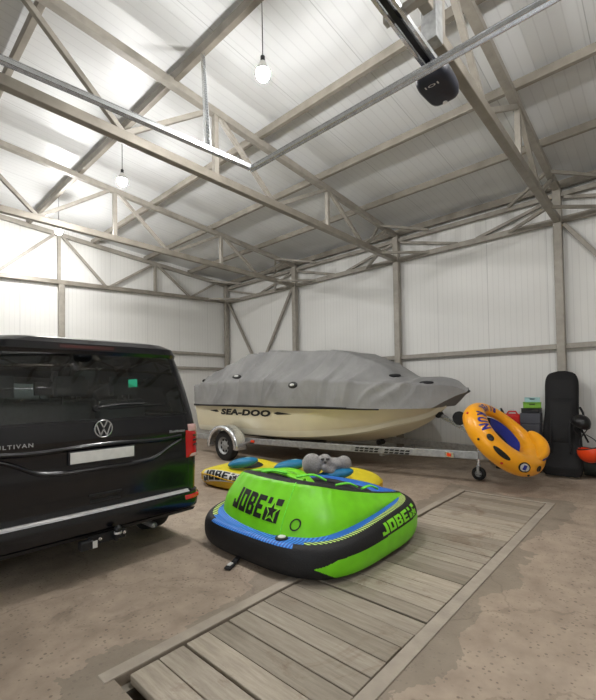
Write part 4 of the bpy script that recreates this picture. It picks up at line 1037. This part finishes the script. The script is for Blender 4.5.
# JOBE lettering on the near-left shoulder
q = MB(); bo = yl(-.9, 1.18); bx = (yl(-.9, .42)-bo); by = (yl(-.78, 1.18)-bo)
def ytop(a, b, off):
    dn = (yl(1, 0)-yl(0, 0)).normalized()*.75+Vector((0, 0, -.66)); p = bo+bx*a+by*b+Vector((0, 0, .405+.07*b)); h, n = hit(yv, p, dn)
    return (h-dn.normalized()*off) if h is not None else p+dn*.4
for vf, mt_, of in ((([(-.02, -.10), (1.02, -.10), (1.02, 1.10), (-.02, 1.10)], [(0, 1, 2, 3)]), 'white', .004), (JL, 'ink', .008), (JS1, 'white', .011), (JS2, 'ink', .014)):
    mb = MB(); map2d(mb, vf, lambda a, b: ytop(a, b, of), 10); mb.build('lettering', mt_, yb, fix=False)
# piping along the yellow body
mb = MB(); mb.tube([yS(i/120, .535)*1.0 for i in range(120)], .012, 6, closed=True); mb.build('piping', 'ygold', yb, smooth=True)

# ---- plush toy on the yellow tube
m = MB(); pc = Vector((4.25, 3.35, .455))
rx = Vector((.675, -.737, 0))
m.sphere(pc-rx*.19+Vector((0, 0, .03)), (.13, .14, .15), 24, 16); m.sphere(pc-rx*.02+Vector((-.03, -.02, .07)), (.10, .10, .105), 24, 16)
m.sphere(pc+rx*.10+Vector((0, 0, .035)), (.12, .12, .085), 24, 16); m.sphere(pc+rx*.23+Vector((0, 0, .045)), (.10, .10, .10), 24, 16)
m.sphere(pc-rx*.04+Vector((-.08, -.09, .0)), (.045, .05, .055), 16, 12); m.sphere(pc-rx*.30+Vector((0, 0, .07)), (.03, .03, .035), 12, 8); m.sphere(pc+rx*.05+Vector((-.06, -.06, -.04)), (.06, .06, .06), 12, 8)
pl = m.build('plush_toy', 'plush', None, smooth=True, remesh=.012); tag(pl, 'grey plush animal lying on the yellow tube, near its last teal pad', 'plush toy')
fc = pc-rx*.02+Vector((-.03, -.02, .07)); vd = Vector((-.70, -.64, .25)).normalized()
for s in (-1, 1):
    m = MB(); m.sphere(fc+vd*.088+rx*(s*.034)+Vector((0, 0, .028)), (.028, .024, .014), 14, 8); m.build('eye_patch', 'plushd', pl, smooth=True)
m = MB(); m.sphere(fc+vd*.105+Vector((0, 0, -.012)), (.02, .02, .015), 12, 8); m.build('nose', 'plushd', pl, smooth=True)

# ---- orange river tube propped on the trailer tongue
oc = Vector((6.238, 1.727, 0.776))
mdir = (_R*.84-_U*.54+_F*.05).normalized(); nn_ = _F*-.64+(_R*.54+_U*.84).normalized()*.77; nn_ = (nn_-mdir*nn_.dot(mdir)).normalized(); ddir = nn_.cross(mdir).normalized()
if ddir.dot(_F) < 0: ddir = -ddir
RO, ROB, RTUBE = .475, .43, .158
ot = empty('river_tube', (oc.x, oc.y, 0)); tag(ot, 'orange ring-shaped river float leaning on the trailer tongue', 'inflatable tube')
def otb(u, v, dr=0):
    a = 2*PI*u; b = 2*PI*v; r = RTUBE*(1+.10*max(0, math.cos(a))**3)-.085*max(0, math.sin(a)); r += dr
    wr = .003*math.sin(a*60)*max(0, math.cos(b))
    c = mdir*math.cos(a)*(RO+.02)+ddir*math.sin(a)*ROB; rad = (mdir*math.cos(a)+ddir*math.sin(a))
    return oc+c+rad*(r+wr)*math.cos(b)+nn_*(r+wr)*math.sin(b)
m = MB(); m.grid(otb, 120, 36, cu=True, cv=True); orr = m.build('ring', 'orange', ot, smooth=True); weld(orr)
# backrest bulge at the right end with navy side panel
m = MB()
def bkp(u, v):
    a = -PI*.22+u*PI*.46; b = 2*PI*v; s_ = math.sin(PI*min(max(u, .001), .999))**.5
    r = .105*s_; c = mdir*math.cos(a)*(RO+.03)+ddir*math.sin(a)*(ROB+.0)+nn_*.13; rad = (mdir*math.cos(a)+ddir*math.sin(a))
    return oc+c+rad*r*.95*math.cos(b)+nn_*r*1.35*math.sin(b)
m.grid(bkp, 40, 24, cv=True, mf=lambda u, v: 1 if (v > .93 or v < .12) and .1 < u < .9 else 0); m.build('head_cushion', ['orange', 'navy'], ot, smooth=True)
# sagging seat net
m = MB(); RI = RO-RTUBE*.72
def net(u, v):
    a = 2*PI*u; rr = RI*v; return oc+mdir*math.cos(a)*rr+ddir*math.sin(a)*rr*(ROB-RTUBE*.72)/RI-nn_*(.13*(1-v*v)+.02)
m.grid(net, 48, 14, cu=True, mf=lambda u, v: 1 if (v > .55 and (u < .34 or u > .98)) else 0); m.build('seat_net', ['mesh', 'navy'], ot, smooth=True)
def ring_pt(a, b, off=.004): return otb(a/(2*PI), b/(2*PI), off)
# lettering round the ring, one chrome-free navy letter at a time
for k, ch in enumerate('RIVER RUN'):
    if ch == ' ': continue
    a0 = 1.95+k*.215
    tv = text2d(ch, .045)
    mb = MB(); map2d(mb, tv, lambda x, y: ring_pt(a0+x*(.17 if ch != 'I' else .05), 1.0+.55*math.sin(a0)+y*.95, .005), 5); mb.build('letter', 'navy', orr, fix=False)
def spot(a, b, da, db, name, mat, vf=DISC, off=.006, flip=False):
    mb = MB(); map2d(mb, vf, lambda x, y: ring_pt(a+(x-.5)*da, b+(y-.5)*db, off), 5); return mb.build(name, mat, orr, fix=False)
spot(4.05, .90, .19, .5, 'eyelet', 'ink'); spot(5.52, .70, .19, .5, 'eyelet', 'ink'); spot(4.45, .60, .44, .44, 'cup_holder', 'ink')
spot(5.05, .62, .32, .86, 'badge_ring', 'ink', RING); spot(5.05, .62, .30, .78, 'badge_disc', 'white', DISC, .004)
mb = MB(); map2d(mb, text2d('1', .06), lambda x, y: ring_pt(5.005+.09*x, .42+.40*y, .010), 4); mb.build('badge_number', 'navy', orr, fix=False)
for a in (2.2, 3.25, 3.95, 4.6, 5.3):
    p = ring_pt(a, .25-.3*max(0, -math.sin(a)), .0); m = MB(); m.sphere(p, .018, 12, 8); m.build('rope_tab', 'red' if a in (3.25, 4.6) else 'dark', orr, smooth=True)

# ================================================================== things by the right wall
# black board bag leaning on the column
b0, b1 = Vector((7.72, 1.27, 0.02)), Vector((8.155, 1.30, 1.71)); ax_ = (b1-b0); L = ax_.length; az = ax_.normalized(); ay = Vector((0, 1, 0)); an = ay.cross(az).normalized()
if an.x > 0: an = -an
bg = empty('board_bag', (7.72, 1.27, 0)); tag(bg, 'tall black board bag leaning upright against the nearest column', 'board bag')
BW = [(0, .225), (.02, .26), (.1, .285), (.3, .275), (.5, .25), (.6, .235), (.75, .235), (.9, .232), (.96, .20), (.985, .15), (1.0, .06)]
def bag(u, v):
    t = u; wd = sm(BW, t); a = 2*PI*v; th = .085*min(1, 8*min(t+.06, 1-t+.02))
    x = math.copysign(abs(math.cos(a))**.55, math.cos(a))*wd; y = math.copysign(abs(math.sin(a))**.6, math.sin(a))*th
    w_ = .008*noise.noise(Vector((t*9, a*1.5, 1)))
    return b0+az*(t*L)+ay*x+an*(y+.04+w_)
m = MB(); m.grid(bag, 60, 40, cv=True); m.add([bag(0, k/40) for k in range(40)], [tuple(range(40))]); m.add([bag(1, k/40) for k in range(40)], [tuple(range(40))])
m.build('bag_body', 'bag', bg, smooth=True)
m = MB(); m.tube([bag(i/50, .0)*.5+bag(i/50, .02)*.5 for i in range(1, 50)], .008, 6); m.build('zip', 'ink', bg, smooth=True)
m = MB(); pk = lambda u, v: b0+az*(.30*L+.42*L*u)+ay*(-.19+.38*v)+an*(.125+.05*(math.sin(PI*u)*math.sin(PI*v))**.4)
m.grid(pk, 16, 12); m.build('pocket', 'bag', bg, smooth=True)
for s in (-.13, .13):
    m = MB(); m.tube([b0+az*(L*t)+ay*s+an*(.14+.03*math.sin(PI*(t-.2)/.35)) for t in [.2+.35*i/14 for i in range(15)]], .014, 6); m.build('carry_strap', 'black', bg, smooth=True)
m = MB(); m.tube([b0+az*(L*t)-ay*(.25+.05*math.sin(PI*(t-.48)/.16))+an*.09 for t in [.48+.16*i/12 for i in range(13)]], .018, 8); m.build('side_grip', 'black', bg, smooth=True)
def helmet(c, r, mat, label, face, tilt):
    r_ = empty('helmet', (c[0], c[1], c[2]-r)); tag(r_, label, 'helmet'); c = Vector(c)
    R_ = Matrix.Rotation(face, 3, 'Z') @ Matrix.Rotation(tilt, 3, 'Y')
    m = MB()
    def S(u, v):
        a = 2*PI*u; low = .30+.14*math.cos(a)+.10*math.cos(2*a); t = v*(PI/2+low); k = 1.0
        p = Vector((math.sin(t)*math.cos(a)*1.15, math.sin(t)*math.sin(a)*.95, math.cos(t)))*r; return c+R_ @ p
    m.grid(S, 40, 18, cu=True); o = m.build('shell', mat, r_, smooth=True); md = o.modifiers.new('s', 'SOLIDIFY'); md.thickness = .012
    m = MB(); m.tube([S(i/40, 1) for i in range(40)], .009, 6, closed=True); m.build('rim_edge', 'ink', o, smooth=True)
    for a in (-.5, 0, .5):
        h = MB(); q = lambda u, v: (lambda t, aa: c+R_ @ (Vector((math.sin(t)*math.cos(aa)*1.15, math.sin(t)*math.sin(aa)*.95, math.cos(t)))*(r+.003)))(.25+.55*u, a+(v-.5)*.12+0)
        h.grid(q, 8, 2); h.build('air_slot', 'ink', o, smooth=True)
    for s in (-1, 1):
        h = MB(); p0 = c+R_ @ Vector((.0, s*r*.93, -.35*r)); p1 = c+R_ @ Vector((.25*r, s*.02, -1.55*r)); pm = c+R_ @ Vector((.1*r, s*r*.75, -1.0*r))
        h.tube([cat([p0, pm, p1], i/10) for i in range(11)], .007, 6); h.build('chin_strap', 'black', r_, smooth=True)
    return r_
helmet((7.60, .985, .90), .125, 'helmetb', 'black helmet hanging on the right side of the board bag', -2.4, .25)
oh = helmet((7.56, .87, .47), .17, 'helmeto', 'orange helmet hanging upside down at the right picture edge', -2.3, 2.9)
m = MB(); m.tube([(7.60, .90, .60), (7.59, .94, .70), (7.60, .985, .80)], .014, 8); m.tube([(7.58, .92, .64), (7.62, .95, .72), (7.61, 1.02, .80)], .010, 8); m.build('hang_strap', 'black', oh, smooth=True)
# storage box with a tray, a lime case and a pale case
def case(name, c, size, mat, label, cat_, rz=0, lid=None, group=None, bev=.015):
    r_ = empty(name, (c[0], c[1], c[2]-size[2]/2)); tag(r_, label, cat_, group); R_ = Matrix.Rotation(rz, 3, 'Z'); c = Vector(c)
    m = MB(); m.box(c-Vector((0, 0, size[2]*.09)), (size[0], size[1], size[2]*.82), R_); m.build('body', mat, r_, bevel=bev, seg=3)
    m = MB(); m.box(c+Vector((0, 0, size[2]*.41)), (size[0]*1.04, size[1]*1.04, size[2]*.18), R_); m.build('lid', lid or mat, r_, bevel=bev*.7, seg=3)
    m = MB(); w_ = size[1]*.3; z_ = c.z+size[2]*.25; m.tube([c+R_ @ Vector((-size[0]/2-.0, -w_/2, size[2]*.2)), c+R_ @ Vector((-size[0]/2-.018, -w_/2+.01, size[2]*.2)), c+R_ @ Vector((-size[0]/2-.018, w_/2-.01, size[2]*.2)), c+R_ @ Vector((-size[0]/2, w_/2, size[2]*.2))], .006, 8)
    m.build('handle', 'dark', r_, smooth=True); return r_
case('storage_box', (8.02, 1.755, .51), (.36, .29, 1.0), 'boxg', 'tall dark grey storage box standing behind the orange float', 'box', .1)
case('tool_case', (8.02, 1.75, 1.052), (.28, .27, .075), 'dark', 'flat black case lying on the grey storage box', 'case', .05, bev=.008)
case('tool_case', (8.01, 1.735, 1.143), (.22, .27, .10), 'lgreen', 'lime green case on top of the flat black case', 'case', .2, bev=.01)
case('tool_case', (8.01, 1.73, 1.236), (.17, .23, .08), 'tealw', 'pale blue and white case, topmost of the stack on storage box', 'case', .2, bev=.008)
case('storage_box', (7.98, 2.10, .37), (.40, .38, .72), 'dark', 'low black box behind the orange float, carrying the red can', 'box', 0)
rc = empty('fuel_can', (7.90, 2.040, 0.737)); tag(rc, 'red plastic fuel can with a dark cap, behind the orange float', 'fuel can')
m = MB(); m.box((7.90, 2.040, 0.865), (.16, .30, .25)); m.build('body', 'red', rc, bevel=.045, seg=4)
m = MB(); m.tube([(7.90, 1.950, 0.985), (7.90, 1.970, 1.030), (7.90, 2.080, 1.030), (7.90, 2.110, 0.985)], .014, 10); m.build('handle', 'red', rc, smooth=True)
m = MB(); m.tube([(7.89, 2.165, 0.965), (7.87, 2.200, 1.035), (7.86, 2.220, 1.075)], [.03, .035, .035], 16); cp = m.build('cap', 'dark', rc, smooth=True)
m = MB(); m.cyl((7.835, 2.220, 1.050), (7.82, 2.220, 1.055), .022, 16); m.build('cap_label', 'tealw', cp)
# dark rolled tarpaulin against the wall
m = MB()
def roll(u, v):
    y = 1.02-2.2*u; a = 2*PI*v; r = .165*(1+.10*noise.noise(Vector((y*3, math.cos(a)*1.2, math.sin(a)*1.2))))
    return Vector((8.15+r*1.1*math.cos(a)+.02*math.sin(y*4), y, .17+.05*math.sin(u*5+.6)*0+max(r, .01)*math.sin(a)))
m.grid(roll, 60, 24, cv=True); 
for e in (0, 1): m.add([roll(e, k/24) for k in range(24)], [tuple(range(24))])
tp = m.build('rolled_tarp', 'tarp', None, smooth=True); tag(tp, 'dark green-grey rolled tarpaulin lying along the foot of right wall', 'tarpaulin')
for y in (.75, .1, -.6):
    m = MB(); m.tube([Vector((8.15+.19*math.cos(a), y, .17+.175*math.sin(a))) for a in [2*PI*k/24 for k in range(24)]], .012, 6, closed=True); m.build('tie', 'dark', tp, smooth=True)
